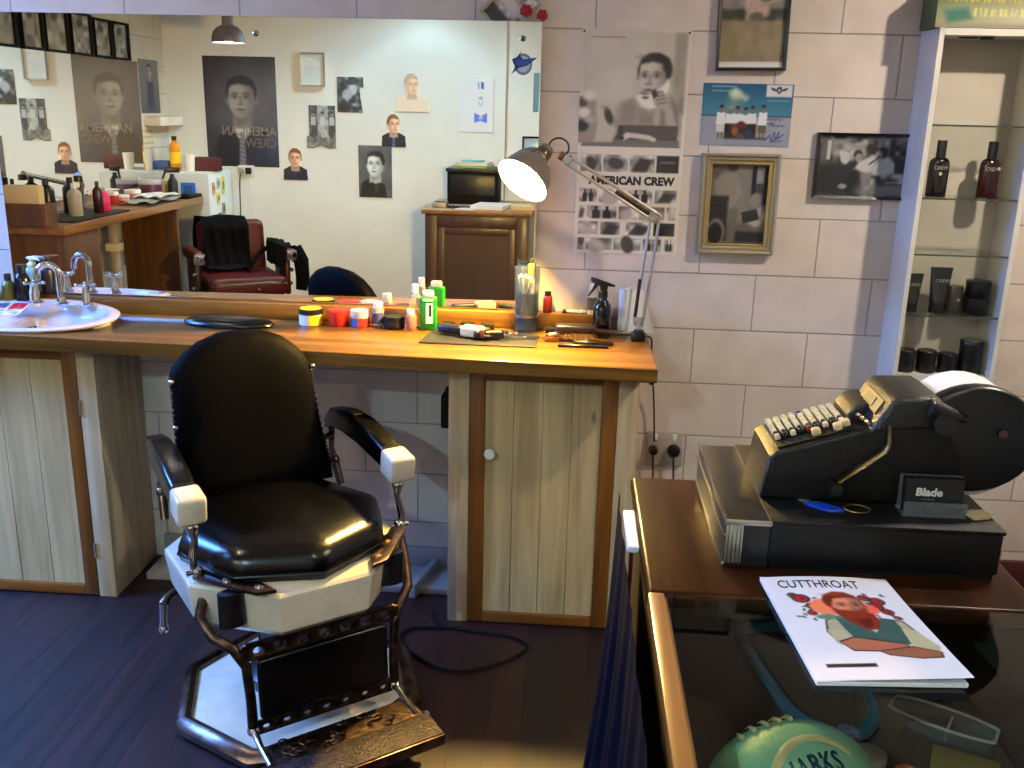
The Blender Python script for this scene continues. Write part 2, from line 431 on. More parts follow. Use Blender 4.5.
PINKGREY = mat('pinkish putty', (.62, .50, .46), .6)
DKRED = mat('dark red card', (.26, .05, .05), .6)
PURPLE = mat('purple label', (.30, .12, .26), .5)
GLASS = clear('window glass', (.97, .985, .98))
SHELFGLASS = clear('shelf glass', (.96, .975, .965), boost=1.0)
GLASSEDGE = clear('glass edge', (.66, .70, .66), body=.5, bodycol=(.36, .38, .34))
CASEGLASS = clear('display glass', (.95, .97, .96), boost=1.0)
PICGLASS = clear('picture glass', (.98, .98, .98), boost=.55)
CLEARP = clear('clear plastic', (.93, .94, .94), .05, body=.10)
VASEGLASS = clear('smoky tumbler', (.90, .92, .94), .02, body=.06, bodycol=(.6, .65, .7), boost=1.3)
PRINT = print_mat('poster print', .55)
PRINTG = print_mat('glossy print', .3, .35)
INK = mat('black ink', (.06, .05, .05), .6)
GREYINK = mat('grey brown ink', (.13, .11, .10), .6)
WHITEINK = mat('white ink', (.85, .84, .80), .6)
GOLDINK = mat('bronze ink', (.34, .30, .26), .5)
DIMINK = mat('dull grey ink', (.50, .48, .45), .6)
BLUEINK = mat('blue ink', (.05, .25, .50), .6)
SILVERF = mat('silver moulding', (.66, .62, .54), .36, .5)
GILT = mat('gilt edge', (.80, .66, .36), .3, .9)
DARKF = mat('dark brown frame', (.07, .035, .03), .35, coat=.3)

BENCHWOOD = wood('oiled pine bench', (.285, .18, .038), (.475, .325, .08), (.38, .25, .056), 'X', .7, .36, .15)
FRAMEWOOD = wood('stained pine frame', (.36, .205, .05), (.54, .33, .10), (.45, .265, .07), 'Z', .8, .42, .1)
FRAMEWOODX = wood('stained pine rail', (.36, .205, .05), (.54, .33, .10), (.45, .265, .07), 'X', .8, .42, .1)
PALEWOOD = wood('limed pine boards', (.62, .53, .37), (.81, .72, .54), (.72, .63, .46), 'Z', .7, .55, knots=(.30, .20, .12))
PALEPLAIN = wood('limed pine strip', (.64, .55, .41), (.81, .73, .58), (.73, .64, .50), 'Z', .7, .55)
COUNTERWOOD = wood('varnished counter timber', (.11, .05, .02), (.23, .115, .05), (.165, .08, .033), 'Y', .9, .30, 0, spec=.06)
RAILWOOD = wood('light oak rail', (.40, .25, .11), (.60, .42, .22), (.50, .33, .16), 'Y', .9, .3, .3)
BROWNCAB = wood('dark cabinet timber', (.19, .115, .08), (.32, .21, .15), (.25, .16, .11), 'Z', .7, .4, .15)
BENCHY = wood('old pine bench', (.39, .245, .10), (.57, .395, .20), (.48, .32, .15), 'Y', .7, .4, .2)
PANELWOOD = wood('brown end panel', (.25, .145, .055), (.41, .26, .105), (.33, .20, .075), 'Z', .6, .5)

def block_wall(name, axis, base=(.84, .77, .715), shift=.2165):
    """painted concrete block: shallow joints, slightly uneven paint"""
    m = bpy.data.materials.new(name); m.use_nodes = True
    nt = m.node_tree; N = nt.nodes; L = nt.links; b = N['Principled BSDF']
    tc = N.new('ShaderNodeTexCoord'); sp = N.new('ShaderNodeSeparateXYZ'); cb = N.new('ShaderNodeCombineXYZ')
    L.new(tc.outputs['Object'], sp.inputs[0])
    ad = N.new('ShaderNodeMath'); ad.operation = 'ADD'; ad.inputs[1].default_value = 3.57 - shift
    L.new(sp.outputs['X' if axis == 'X' else 'Y'], ad.inputs[0])
    L.new(ad.outputs[0], cb.inputs['X']); L.new(sp.outputs['Z'], cb.inputs['Y'])
    br = N.new('ShaderNodeTexBrick'); br.offset = .5; br.squash = 1
    br.inputs['Scale'].default_value = 1; br.inputs['Brick Width'].default_value = .357; br.inputs['Row Height'].default_value = .179
    br.inputs['Mortar Size'].default_value = .003; br.inputs['Mortar Smooth'].default_value = .6; br.inputs['Bias'].default_value = 0
    c = np.array(base)
    br.inputs['Color1'].default_value = col4(c); br.inputs['Color2'].default_value = col4(c * .965); br.inputs['Mortar'].default_value = col4(c * .74)
    L.new(cb.outputs[0], br.inputs['Vector'])
    n = N.new('ShaderNodeTexNoise'); n.inputs['Scale'].default_value = 9; n.inputs['Detail'].default_value = 6; L.new(tc.outputs['Object'], n.inputs['Vector'])
    r = N.new('ShaderNodeValToRGB'); r.color_ramp.elements[0].position = .3; r.color_ramp.elements[0].color = (.87, .86, .85, 1); r.color_ramp.elements[1].position = .62; r.color_ramp.elements[1].color = (1, 1, 1, 1)
    L.new(n.outputs['Fac'], r.inputs['Fac'])
    mx = N.new('ShaderNodeMix'); mx.data_type = 'RGBA'; mx.blend_type = 'MULTIPLY'; mx.inputs[0].default_value = 1
    L.new(br.outputs['Color'], mx.inputs[6]); L.new(r.outputs['Color'], mx.inputs[7]); L.new(mx.outputs[2], b.inputs['Base Color'])
    b.inputs['Roughness'].default_value = .55
    inv = N.new('ShaderNodeMath'); inv.operation = 'SUBTRACT'; inv.inputs[0].default_value = 1; L.new(br.outputs['Fac'], inv.inputs[1])
    n2 = N.new('ShaderNodeTexNoise'); n2.inputs['Scale'].default_value = 70; n2.inputs['Detail'].default_value = 5; L.new(tc.outputs['Object'], n2.inputs['Vector'])
    ma = N.new('ShaderNodeMath'); ma.operation = 'MULTIPLY_ADD'; ma.inputs[1].default_value = .16; L.new(n2.outputs['Fac'], ma.inputs[0]); L.new(inv.outputs[0], ma.inputs[2])
    bp = N.new('ShaderNodeBump'); bp.inputs['Strength'].default_value = .55; bp.inputs['Distance'].default_value = .005
    L.new(ma.outputs[0], bp.inputs['Height']); L.new(bp.outputs['Normal'], b.inputs['Normal'])
    return m

def floor_boards(name):
    m = bpy.data.materials.new(name); m.use_nodes = True
    nt = m.node_tree; N = nt.nodes; L = nt.links; b = N['Principled BSDF']
    tc = N.new('ShaderNodeTexCoord'); mp = N.new('ShaderNodeMapping'); mp.inputs['Rotation'].default_value = (0, 0, pi / 2)
    L.new(tc.outputs['Object'], mp.inputs['Vector'])
    br = N.new('ShaderNodeTexBrick'); br.offset = .37; br.inputs['Scale'].default_value = 1
    br.inputs['Brick Width'].default_value = 1.9; br.inputs['Row Height'].default_value = .088; br.inputs['Mortar Size'].default_value = .0016; br.inputs['Mortar Smooth'].default_value = .3
    br.inputs['Color1'].default_value = col4((.098, .036, .042)); br.inputs['Color2'].default_value = col4((.175, .068, .062)); br.inputs['Mortar'].default_value = col4((.035, .02, .02))
    L.new(mp.outputs['Vector'], br.inputs['Vector'])
    m2 = N.new('ShaderNodeMapping'); m2.inputs['Scale'].default_value = (26, 1.6, 1); L.new(tc.outputs['Object'], m2.inputs['Vector'])
    n = N.new('ShaderNodeTexNoise'); n.inputs['Scale'].default_value = 1.3; n.inputs['Detail'].default_value = 8; n.inputs['Distortion'].default_value = .5; L.new(m2.outputs['Vector'], n.inputs['Vector'])
    r = N.new('ShaderNodeValToRGB'); r.color_ramp.elements[0].position = .3; r.color_ramp.elements[0].color = (.55, .52, .5, 1); r.color_ramp.elements[1].position = .7; r.color_ramp.elements[1].color = (1.25, 1.2, 1.15, 1)
    L.new(n.outputs['Fac'], r.inputs['Fac'])
    mx = N.new('ShaderNodeMix'); mx.data_type = 'RGBA'; mx.blend_type = 'MULTIPLY'; mx.inputs[0].default_value = 1
    L.new(br.outputs['Color'], mx.inputs[6]); L.new(r.outputs['Color'], mx.inputs[7]); L.new(mx.outputs[2], b.inputs['Base Color'])
    rr = N.new('ShaderNodeMapRange'); rr.inputs['To Min'].default_value = .36; rr.inputs['To Max'].default_value = .6; L.new(n.outputs['Fac'], rr.inputs['Value']); L.new(rr.outputs[0], b.inputs['Roughness'])
    inv = N.new('ShaderNodeMath'); inv.operation = 'SUBTRACT'; inv.inputs[0].default_value = 1; L.new(br.outputs['Fac'], inv.inputs[1])
    ma = N.new('ShaderNodeMath'); ma.operation = 'MULTIPLY_ADD'; ma.inputs[1].default_value = .3; L.new(n.outputs['Fac'], ma.inputs[0]); L.new(inv.outputs[0], ma.inputs[2])
    bp = N.new('ShaderNodeBump'); bp.inputs['Strength'].default_value = .5; bp.inputs['Distance'].default_value = .003
    L.new(ma.outputs[0], bp.inputs['Height']); L.new(bp.outputs['Normal'], b.inputs['Normal'])
    return m

BLOCKX = block_wall('painted block wall', 'X')
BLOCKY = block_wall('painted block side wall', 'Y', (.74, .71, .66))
PLASTER = mat('cream painted lining', (.87, .88, .87), .55, var=.03, vscale=3)
CEILPAINT = mat('ceiling paint', (.80, .78, .74), .8)
SKIRT = mat('skirting paint', (.60, .56, .54), .5, var=.08, vscale=12)
REDSKIRT = mat('red brown skirting', (.27, .09, .06), .45)

# ------------------------------------------------------------------ room shell
XL, XR, YB, ZC = -2.9, 2.5, -3.84, 2.62
WY0, WY1, WZ0, WZ1 = -1.25, -.16, .80, 2.38      # daylight opening in the left wall
b = MB(); b.box(((XL + XR) / 2, YB / 2, -.05), (XR - XL + .4, -YB + .4, .1), floor_boards('dark floor boards')); struct(b, 'floor')
b = MB(); b.box(((XL + XR) / 2, YB / 2, ZC + .05), (XR - XL + .4, -YB + .4, .1), CEILPAINT); struct(b, 'ceiling')
b = MB(); b.box(((XL + XR) / 2, .06, ZC / 2), (XR - XL, .12, ZC), BLOCKX); struct(b, 'wall_back')
b = MB(); b.box(((XL + XR) / 2, YB - .06, ZC / 2), (XR - XL, .12, ZC), PLASTER); struct(b, 'wall_front')
b = MB(); b.box((XR + .06, YB / 2, ZC / 2), (.12, -YB, ZC), BLOCKY); struct(b, 'wall_right')
b = MB()
b.box((XL - .06, (YB + WY0) / 2, ZC / 2), (.12, WY0 - YB, ZC), BLOCKY)
b.box((XL - .06, WY1 / 2, ZC / 2), (.12, -WY1, ZC), BLOCKY)
b.box((XL - .06, (WY0 + WY1) / 2, WZ0 / 2), (.12, WY1 - WY0, WZ0), BLOCKY)
b.box((XL - .06, (WY0 + WY1) / 2, (WZ1 + ZC) / 2), (.12, WY1 - WY0, ZC - WZ1), BLOCKY)
struct(b, 'wall_left')
b = MB()
yc, zc = (WY0 + WY1) / 2, (WZ0 + WZ1) / 2
for y in (WY0 + .025, WY1 - .025): b.box((XL - .06, y, zc), (.08, .05, WZ1 - WZ0), WHITEPAINT, bev=.004)
for z in (WZ0 + .025, WZ1 - .025, zc + .15): b.box((XL - .06, yc, z), (.08, WY1 - WY0 - .1, .05), WHITEPAINT, bev=.004)
b.box((XL + .005, yc, WZ0 - .015), (.09, WY1 - WY0 + .08, .03), WHITEPAINT, bev=.004)
b.box((XL - .06, yc, zc), (.006, WY1 - WY0 - .1, WZ1 - WZ0 - .1), GLASS)
struct(b, 'window_1')
b = MB(); b.box((-.6, -.009, .045), (1.6, .018, .09), SKIRT, bev=.004); b.box((-.62, -.10, .012), (1.55, .16, .024), SKIRT, bev=.003); struct(b, 'baseboard_back')
b = MB(); b.box((1.1, -.011, .075), (2.6, .022, .15), REDSKIRT, bev=.004); struct(b, 'baseboard_right')
b = MB(); b.box((-.504, YB + .003, ZC / 2), (.006, .006, ZC), mat('joint shadow gap', (.45, .42, .36), .7)); struct(b, 'trim_1')

# ------------------------------------------------------------------ big wall mirror over the bench
BT = .886                                   # bench top height
t = thing('wall_mirror', 'wide frameless mirror fixed to the block wall above the timber bench', 'mirror', (-.975, -.012, .94))
b = MB(); b.box((0, -.006, .4335), (1.714, .006, .867), MIRROR, bev=.0015, seg=1); b.build('mirror_glass', t)
for x in (-.005, .801):
    b = MB(); b.lathe([(0, -.0), (.009, 0), (.009, .003), (.005, .006), (0, .0065)], CHROME, M=Matrix.Translation((x, -.009, .818)) @ Matrix.Rotation(pi / 2, 4, 'X'), n=16)
    b.lathe([(0, .0062), (.0035, .0062), (.0035, .0072), (0, .0072)], BLACK, M=Matrix.Translation((x, -.009, .818)) @ Matrix.Rotation(pi / 2, 4, 'X'), n=10)
    b.build('mirror_screw', t)
# round blue logo sticker: ring, dart and swoosh
b = MB()
S = frame_M((-.172, -.0215, 1.690), (1, 0, 0), (0, 0, 1))
SB = mat('sticker blue', (.10, .25, .60), .4); SG = mat('sticker grey', (.45, .50, .55), .4); SD = mat('sticker navy', (.05, .09, .25), .4)
ring = [(.027 * cos(a), .031 * sin(a)) for a in np.linspace(0, 2 * pi, 32, endpoint=False)]
b.prism([(x, y - .004) for x, y in ring], .0006, SG, S)
b.prism([(.020 * cos(a), .023 * sin(a) - .004) for a in np.linspace(0, 2 * pi, 28, endpoint=False)], .0009, mat('sticker pale', (.72, .76, .78), .4), S)
b.prism([(-.034, .010), (-.018, .016), (.002, .010), (.042, .016), (.012, -.008), (-.012, -.014), (-.036, -.034), (-.022, -.010), (-.030, -.002)], .0012, SD, S)
b.prism([(-.028, .009), (-.016, .013), (.003, .007), (.034, .013), (.008, -.006), (-.014, -.010), (-.020, -.004)], .0015, SB, S)
b.prism([(-.017, .014), (-.008, .034), (-.010, .018), (.000, .012)], .0012, SD, S)
b.build('sticker', label='round blue dart logo sticker stuck on the mirror near its top right corner', cat='sticker')
b = MB(); b.prism([(-.0085, -.056), (.0085, -.056), (.0095, .056), (-.0085, .056)], .0006, mat('pale teal tape', (.50, .70, .66), .5), frame_M((-.131, -.0215, 1.606), (1, 0, 0), (0, 0, 1)))  # thin pale teal sliver along the mirror's right edge
b.build('teal_sliver', label='pale teal sliver on the right edge of the mirror', cat='sliver')

# ------------------------------------------------------------------ bench: worktop, timber rail behind it, two cabinets
b = MB()
b.prism([(-2.3, -.365), (-1.64, -.394), (.243, -.481), (.243, -.001), (-2.3, -.001)], .042, BENCHWOOD, Matrix.Translation((0, 0, BT - .042)), bev=.004)
wt = b.build('worktop', label='long oiled pine worktop running under the mirror', cat='worktop')
b = MB(); b.lathe([(0, -.2), (.250, -.2), (.250, .2), (0, .2)], BENCHWOOD, c=(-1.672, -.213, BT), n=48, sy=.555); ct = b.build('basin_hole')
bo = wt.modifiers.new('hole', 'BOOLEAN'); bo.object = ct; bo.operation = 'DIFFERENCE'; bo.solver = 'EXACT'
bpy.context.view_layer.update()
nm = bpy.data.meshes.new_from_object(wt.evaluated_get(bpy.context.evaluated_depsgraph_get())); wt.modifiers.clear(); wt.data = nm; bpy.data.objects.remove(ct)
b = MB(); b.box((-.985, -.026, BT + .026), (2.43, .05, .052), BENCHWOOD, bev=.003)
b.build('timber_rail', label='narrow timber ledge along the back of the worktop under the mirror', cat='rail')

def boarded_door(parent, x0, x1, z0, z1, yf, n, fw=.045, bottom=.035):
    d = MB()
    d.box((x0 + fw / 2, yf + .011, (z0 + z1) / 2), (fw, .022, z1 - z0), FRAMEWOOD, bev=.003)
    d.box((x1 - fw / 2, yf + .011, (z0 + z1) / 2), (fw, .022, z1 - z0), FRAMEWOOD, bev=.003)
    d.box(((x0 + x1) / 2, yf + .011, z1 - fw / 2), (x1 - x0 - 2 * fw, .022, fw), FRAMEWOODX, bev=.003)
    d.box(((x0 + x1) / 2, yf + .011, z0 + bottom / 2), (x1 - x0 - 2 * fw, .022, bottom), FRAMEWOODX, bev=.003)
    door = d.build('door', parent)
    p = MB(); w = (x1 - x0 - 2 * fw) / n
    for i in range(n):
        p.box((x0 + fw + (i + .5) * w, yf + .014, (z0 + bottom + z1 - fw) / 2), (w - .0006, .014, z1 - z0 - bottom - fw), PALEWOOD, bev=.0016, seg=1)
    p.build('board_panel', door)
    return door

t = thing('bench_cabinet', 'pale boarded cabinet with white door knob under the right end of the worktop', 'cabinet', (-.07, -.17, 0))
yf = -.17
b = MB()
b.box((-.248, 0, .42), (.062, .338, .84), PALEPLAIN, bev=.003)
b.box((.248, 0, .42), (.060, .338, .84), PALEPLAIN, bev=.003)
b.box((.0, .16, .42), (.44, .018, .84), PALEPLAIN)
b.box((.0, 0.006, .02), (.44, .30, .018), PALEPLAIN)
b.build('carcass', t)
d = boarded_door(t, -.216, .217, .004, .838, -.170, 4)
b = MB(); b.lathe([(0, 0), (.006, 0), (.006, .010), (.015, .016), (.017, .024), (.013, .031), (0, .033)], WHITEPLAS, M=Matrix.Translation((-.153, -.168, .572)) @ Matrix.Rotation(pi / 2, 4, 'X'))
b.build('knob', d, label='round white knob')
t = thing('bench_cabinet', 'pale boarded cabinet with brown door frame under the sink', 'cabinet', (-1.80, -.155, 0))
b = MB()
b.box((.336, 0, .42), (.058, .308, .84), PALEPLAIN, bev=.003)
b.box((.355, .012, .42), (.018, .28, .838), PALEWOOD)
b.box((-.34, 0, .42), (.060, .308, .84), PALEPLAIN, bev=.003)
b.box((.0, .145, .42), (.62, .016, .84), PALEPLAIN)
b.build('carcass', t)
d = boarded_door(t, -.31, .306, .004, .838, -.155, 5)
for z in (.14, .62):
    b = MB(); b.cyl((.309, -.156, z), (.309, -.156, z + .05), .004, STEEL, n=10); b.build('hinge', d)
b = MB(); b.box((0, 0, .0), (.032, .06, .105), BLACKM, bev=.006); b.box((.004, 0, .062), (.018, .03, .022), BLACKM, bev=.003)
b.build('power_supply', loc=(-.369, -.22, .66), label='black power box fixed to the side of the right hand bench cabinet', cat='power supply')

# white timber runner on the floor beside the right cabinet
b = MB(); b.box((0, 0, .025), (.022, .21, .05), SKIRT, bev=.003, rot=(0, 0, -.26)); b.build('floor_batten', loc=(-.457, -.108, 0), label='short white batten lying on the floor left of the right bench cabinet', cat='batten')
# cable loops on the floor
def cable(name, pts, r, m, label, cat='cable', parent=None, n=8):
    c = MB(); P = [Vector(p) for p in pts]; out = []
    for i in range(len(P) - 1):
        p0, p1, p2, p3 = P[max(i - 1, 0)], P[i], P[i + 1], P[min(i + 2, len(P) - 1)]
        for k in range(6):
            u = k / 6
            out.append(.5 * ((2 * p1) + (p2 - p0) * u + (2 * p0 - 5 * p1 + 4 * p2 - p3) * u * u + (3 * p1 - p0 - 3 * p2 + p3) * u ** 3))
    out.append(P[-1]); c.tube(out, r, m, n=n)
    return c.build(name, parent, label=label, cat=cat)
cable('power_cable', [(-.40, -.30, .006), (-.365, -.375, .006), (-.28, -.40, .006), (-.15, -.42, .006), (-.09, -.47, .006), (-.14, -.55, .006), (-.26, -.62, .006), (-.36, -.60, .006), (-.47, -.49, .006), (-.46, -.41, .006), (-.38, -.395, .006), (-.30, -.385, .006)], .0045, BLACKM, 'black cable looped on the floor in front of the right bench cabinet')

# ------------------------------------------------------------------ sink with swan neck tap
t = thing('sink', 'white oval basin set into the left end of the worktop', 'sink', (-1.672, -.213, BT + .0175), rot=(.11, 0, 0))
b = MB()
b.lathe([(.243, -.034), (.250, -.004), (.274, .0005), (.277, .006), (.262, .011), (.246, .011), (.232, .006), (.222, -.006), (.20, -.022), (.16, -.033), (.10, -.0385), (.04, -.040), (0, -.0405)], CERAMIC, n=48, sy=.57, cap=False)
b.build('basin', t)
b = MB(); b.lathe([(0, -.0400), (.017, -.0395), (.019, -.037), (.012, -.0375), (0, -.0385)], CHROME, n=20); b.build('waste', t)
def pillar_tap(name, x, y):
    k = MB()
    k.lathe([(0, 0), (.021, 0), (.021, .005), (.014, .010), (.0115, .034), (.010, .040), (.009, .058), (.012, .062), (.012, .070), (0, .072)], CHROME, c=(x, y, 0), n=20)
    for a in range(4):
        A = a * pi / 2 + .5; k.cyl((x, y, .066), (x + .026 * cos(A), y + .026 * sin(A), .066), .0055, CHROME, r1=.0042, n=10); k.sphere((x + .027 * cos(A), y + .027 * sin(A), .066), .0062, CHROME, n=10)
    return k.build(name, tap)
tap = thing('swan_neck_tap', 'chrome swan neck basin tap with two cross handles behind the sink', 'tap', (-1.622, -.118, BT + .0385))
b = MB()
b.lathe([(0, 0), (.023, 0), (.023, .005), (.014, .011), (.0115, .025), (0, .025)], CHROME, n=20)
pts = [(0, 0, .02), (0, 0, .085)] + [(-.030 + .030 * cos(a), -.008 * (1 - cos(a)), .098 + .030 * sin(a)) for a in np.linspace(0, pi, 10)] + [(-.062, -.018, .080)]
b.tube(pts, [.0105] * 11 + [.0095, .0105], CHROME, n=14)
b.build('spout', tap)
pillar_tap('handle', -.083, 0); pillar_tap('handle', .083, .0)
# booklet on the basin
p = Pic(.10, .135, 60, (.72, .74, .85)); p.rect(.5, .12, .98, .62, (.72, .12, .14)); p.rect(.06, .1, .42, .5, (.16, .18, .34)); p.blotch(.25, 8, 3); p.rect(.1, .7, .9, .74, (.3, .3, .4)); p.rect(.1, .8, .8, .84, (.3, .3, .4))
o = p.build('booklet', PRINTG, frame_M((-1.795, -.262, BT + .0245), (.97, .18, .02), (-.18, .96, .107)), thick=.003, label='small printed leaflet lying on the left rim of the sink', cat='leaflet')

# bottles crowded behind the sink
def pump_bottle(name, loc, r, h, body, head, label, liquid=None, group=None, rot=0):
    t = thing(name, label, 'bottle', loc, rot, group)
    k = MB(); k.lathe([(0, 0), (r * .92, 0), (r, .004), (r, h * .72), (r * .9, h * .8), (r * .42, h * .88), (r * .42, h * .93), (0, h * .93)], body, n=20); k.build('bottle_body', t)
    k = MB(); k.lathe([(0, h * .92), (r * .5, h * .92), (r * .5, h * 1.0), (r * .18, h * 1.02), (r * .18, h * 1.14), (0, h * 1.14)], head, n=16)
    k.tube([(0, 0, h * 1.14), (0, -.006, h * 1.17), (0, -r * 1.5, h * 1.165), (0, -r * 1.9, h * 1.13)], [r * .24, r * .3, r * .2, r * .14], head, n=10)
    k.box((0, .002, h * 1.17), (r * .62, r * .9, .008), head, bev=.003); k.build('pump', t)
    return t
def cap_bottle(name, loc, r, h, body, cap, label, capr=.5, caph=.14, label_m=None, group=None, sx=1, sy=1, lid='cap'):
    t = thing(name, label, 'bottle', loc, 0, group)
    k = MB(); k.lathe([(0, 0), (r * .93, 0), (r, .004), (r, h * .68), (r * .82, h * .76), (r * capr * .9, h * .83), (r * capr * .9, h * (1 - caph)), (0, h * (1 - caph))], body, n=22, sx=sx, sy=sy); k.build('bottle_body', t)
    if label_m:
        k = MB(); k.lathe([(r * 1.012, h * .16), (r * 1.012, h * .58)], label_m, n=22, sx=sx, sy=sy, cap=False); k.build('bottle_label', t)
    k = MB(); k.lathe([(0, h * (1 - caph)), (r * capr, h * (1 - caph)), (r * capr, h * .99), (r * capr * .85, h), (0, h)], cap, n=18, sx=sx, sy=sy); k.build(lid, t)
    return t
OLIVEB = mat('olive bottle', (.34, .32, .07), .3); BLUEWHITE = mat('blue white tube', (.45, .62, .72), .35); CREAMT = mat('cream tube', (.80, .74, .62), .4); BLUEB = mat('dark blue bottle', (.04, .13, .24), .3)
zb = BT
pump_bottle('pump_bottle', (-1.712, -.026, BT + .052), .021, .105, BLACK, BLACK, 'black pump bottle on the ledge behind the left handle of the tap', rot=.5)
cap_bottle('nozzle_bottle', (-1.815, -.080, zb), .021, .125, OLIVEB, mat('brown nozzle', (.16, .09, .06), .4), 'olive green bottle with tapering brown nozzle at the left edge behind the sink', .5, .3)
cap_bottle('shampoo_bottle', (-1.770, -.075, zb), .024, .155, mat('very dark purple bottle', (.05, .03, .06), .2), BLACK, 'dark purple bottle with black cap standing behind the sink', .6, .2)
cap_bottle('cream_tube', (-1.728, -.085, zb), .0165, .102, CREAMT, CREAMT, 'cream coloured tube standing on its cap behind the sink', .8, .1, sy=.7)
pump_bottle('soap_bottle', (-1.765, -.026, BT + .052), .022, .10, BLUEWHITE, WHITEPLAS, 'pale blue soap bottle with a white pump on the ledge behind the sink', rot=1.2)
cap_bottle('lotion_bottle', (-1.860, -.110, zb), .024, .10, BLUEB, WHITEPLAS, 'dark blue bottle with white label at the very left behind the sink', .5, .12, label_m=PAPER)

# dark padded headrest lying on the worktop
t = MB()
def pad(u, v):
    a = u * 2 * pi; r = sin(v * pi / 2) if v < 1 else 1
    return (0, 0, 0)
prof = [(.0, .027), (.06, .0268), (.105, .025), (.130, .019), (.143, .011), (.145, .006), (.138, .0), (0, 0)]
t.lathe(prof, LEATHER, n=36, sy=.44)
t.build('headrest_pad', loc=(-1.068, -.150, BT), rotz=-.04, label='flat black padded headrest lying on the worktop left of the jars', cat='headrest')

# jars and bottles in a row
def jar(name, loc, r, h, body, lid, label, lidh=.3, label_m=None, group=None, top_m=None):
    t = thing(name, label, 'jar', loc, 0, group)
    k = MB(); k.lathe([(0, 0), (r * .9, 0), (r * .97, .004), (r * .97, h * (1 - lidh)), (0, h * (1 - lidh))], body, n=26); k.build('jar_body', t)
    k = MB(); k.lathe([(0, h * (1 - lidh)), (r, h * (1 - lidh)), (r, h * .97), (r * .94, h), (0, h)], lid, n=26)
    k.build('lid', t)
    if top_m:
        k = MB(); k.lathe([(0, h), (r * .86, h), (r * .86, h + .0012), (0, h + .0012)], top_m, n=26); k.build('lid_disc', t)
    if label_m:
        k = MB(); k.lathe([(r * .985, h * .06), (r * .985, h * (1 - lidh) * .94)], label_m, n=26, cap=False); k.build('jar_label', t)
    return t
def half_label(name, c1, c2):
    m = bpy.data.materials.new(name); m.use_nodes = True; nt = m.node_tree; N = nt.nodes; b = N['Principled BSDF']
    tc = N.new('ShaderNodeTexCoord'); sp = N.new('ShaderNodeSeparateXYZ'); nt.links.new(tc.outputs['Object'], sp.inputs[0])
    r = N.new('ShaderNodeValToRGB'); r.color_ramp.interpolation = 'CONSTANT'; r.color_ramp.elements[0].position = 0; r.color_ramp.elements[0].color = col4(c1); r.color_ramp.elements[1].position = .5; r.color_ramp.elements[1].color = col4(c2)
    ad = N.new('ShaderNodeMath'); ad.operation = 'MULTIPLY_ADD'; ad.inputs[1].default_value = 12; ad.inputs[2].default_value = .5
    nt.links.new(sp.outputs['X'], ad.inputs[0]); nt.links.new(ad.outputs[0], r.inputs['Fac']); nt.links.new(r.outputs['Color'], b.inputs['Base Color']); b.inputs['Roughness'].default_value = .4
    return m
jar('wax_jar', (-.820, -.098, zb), .038, .052, WHITEPLAS, BLACK, 'wax jar with yellow topped black lid and white and yellow label', .32, half_label('white yellow label', (.85, .85, .86), (.90, .72, .08)), top_m=YELLOW)
jar('red_jar', (-.733, -.095, zb), .033, .050, RED, mat('red lid', (.76, .12, .06), .3), 'plain bright red jar beside the yellow topped one', .34)
jar('pomade_jar', (-.664, -.095, zb), .031, .053, mat('red pomade', (.66, .07, .04), .25), clear('clear lid', (.86, .9, .93), .05, body=.45, bodycol=(.72, .78, .84)), 'red jar with clear lid and blue sticker, right of the plain red jar', .45, label_m=half_label('blue white label', (.20, .36, .62), (.78, .14, .10)))
cap_bottle('small_bottle', (-.606, -.095, zb), .0185, .080, clear('clear bottle', (.95, .96, .97), .02, body=.22), WHITEPLAS, 'small square clear bottle with white cap and dark label between red and black jars', .8, .2, label_m=mat('navy label', (.22, .22, .38), .5))
jar('black_jar', (-.552, -.105, zb), .034, .040, BLACK, BLACKM, 'low black jar left of the clear bottles', .4)
cap_bottle('glass_bottle', (-.490, -.082, zb), .0185, .138, clear('clear bottle b', (.95, .95, .93), .02, body=.12, bodycol=(.8, .75, .65)), WHITEPLAS, 'taller clear bottle with white cap left of the green talc bottle', .55, .2)
cap_bottle('glass_bottle', (-.497, -.128, zb), .0185, .066, clear('pinkish bottle', (.96, .88, .84), .02, body=.22, bodycol=(.85, .6, .55)), WHITEPLAS, 'short clear bottle with peach liquid left of the green talc bottle', .62, .24)
def talc(loc, rz, label):
    t = thing('talc_bottle', label, 'bottle', loc, rz, 'green talc bottles')
    k = MB(); k.box((0, 0, .053), (.054, .034, .106), GREENP, bev=.007, seg=3); k.build('bottle_body', t)
    k = MB(); k.box((0, 0, .1145), (.034, .026, .019), WHITEPLAS, bev=.004); k.build('cap', t)
    k = MB(); k.box((.004, -.0172, .055), (.022, .0012, .064), mat('talc label', (.82, .85, .82), .5), bev=.0004, seg=1); k.box((.007, -.0178, .064), (.007, .0014, .036), INK); k.box((0, -.0175, .097), (.032, .0012, .007), mat('talc band', (.75, .85, .72), .5)); k.build('bottle_label', t)
    return t
talc((-.444, -.110, zb), .1, 'bright green talc bottle with white cap standing on the worktop')

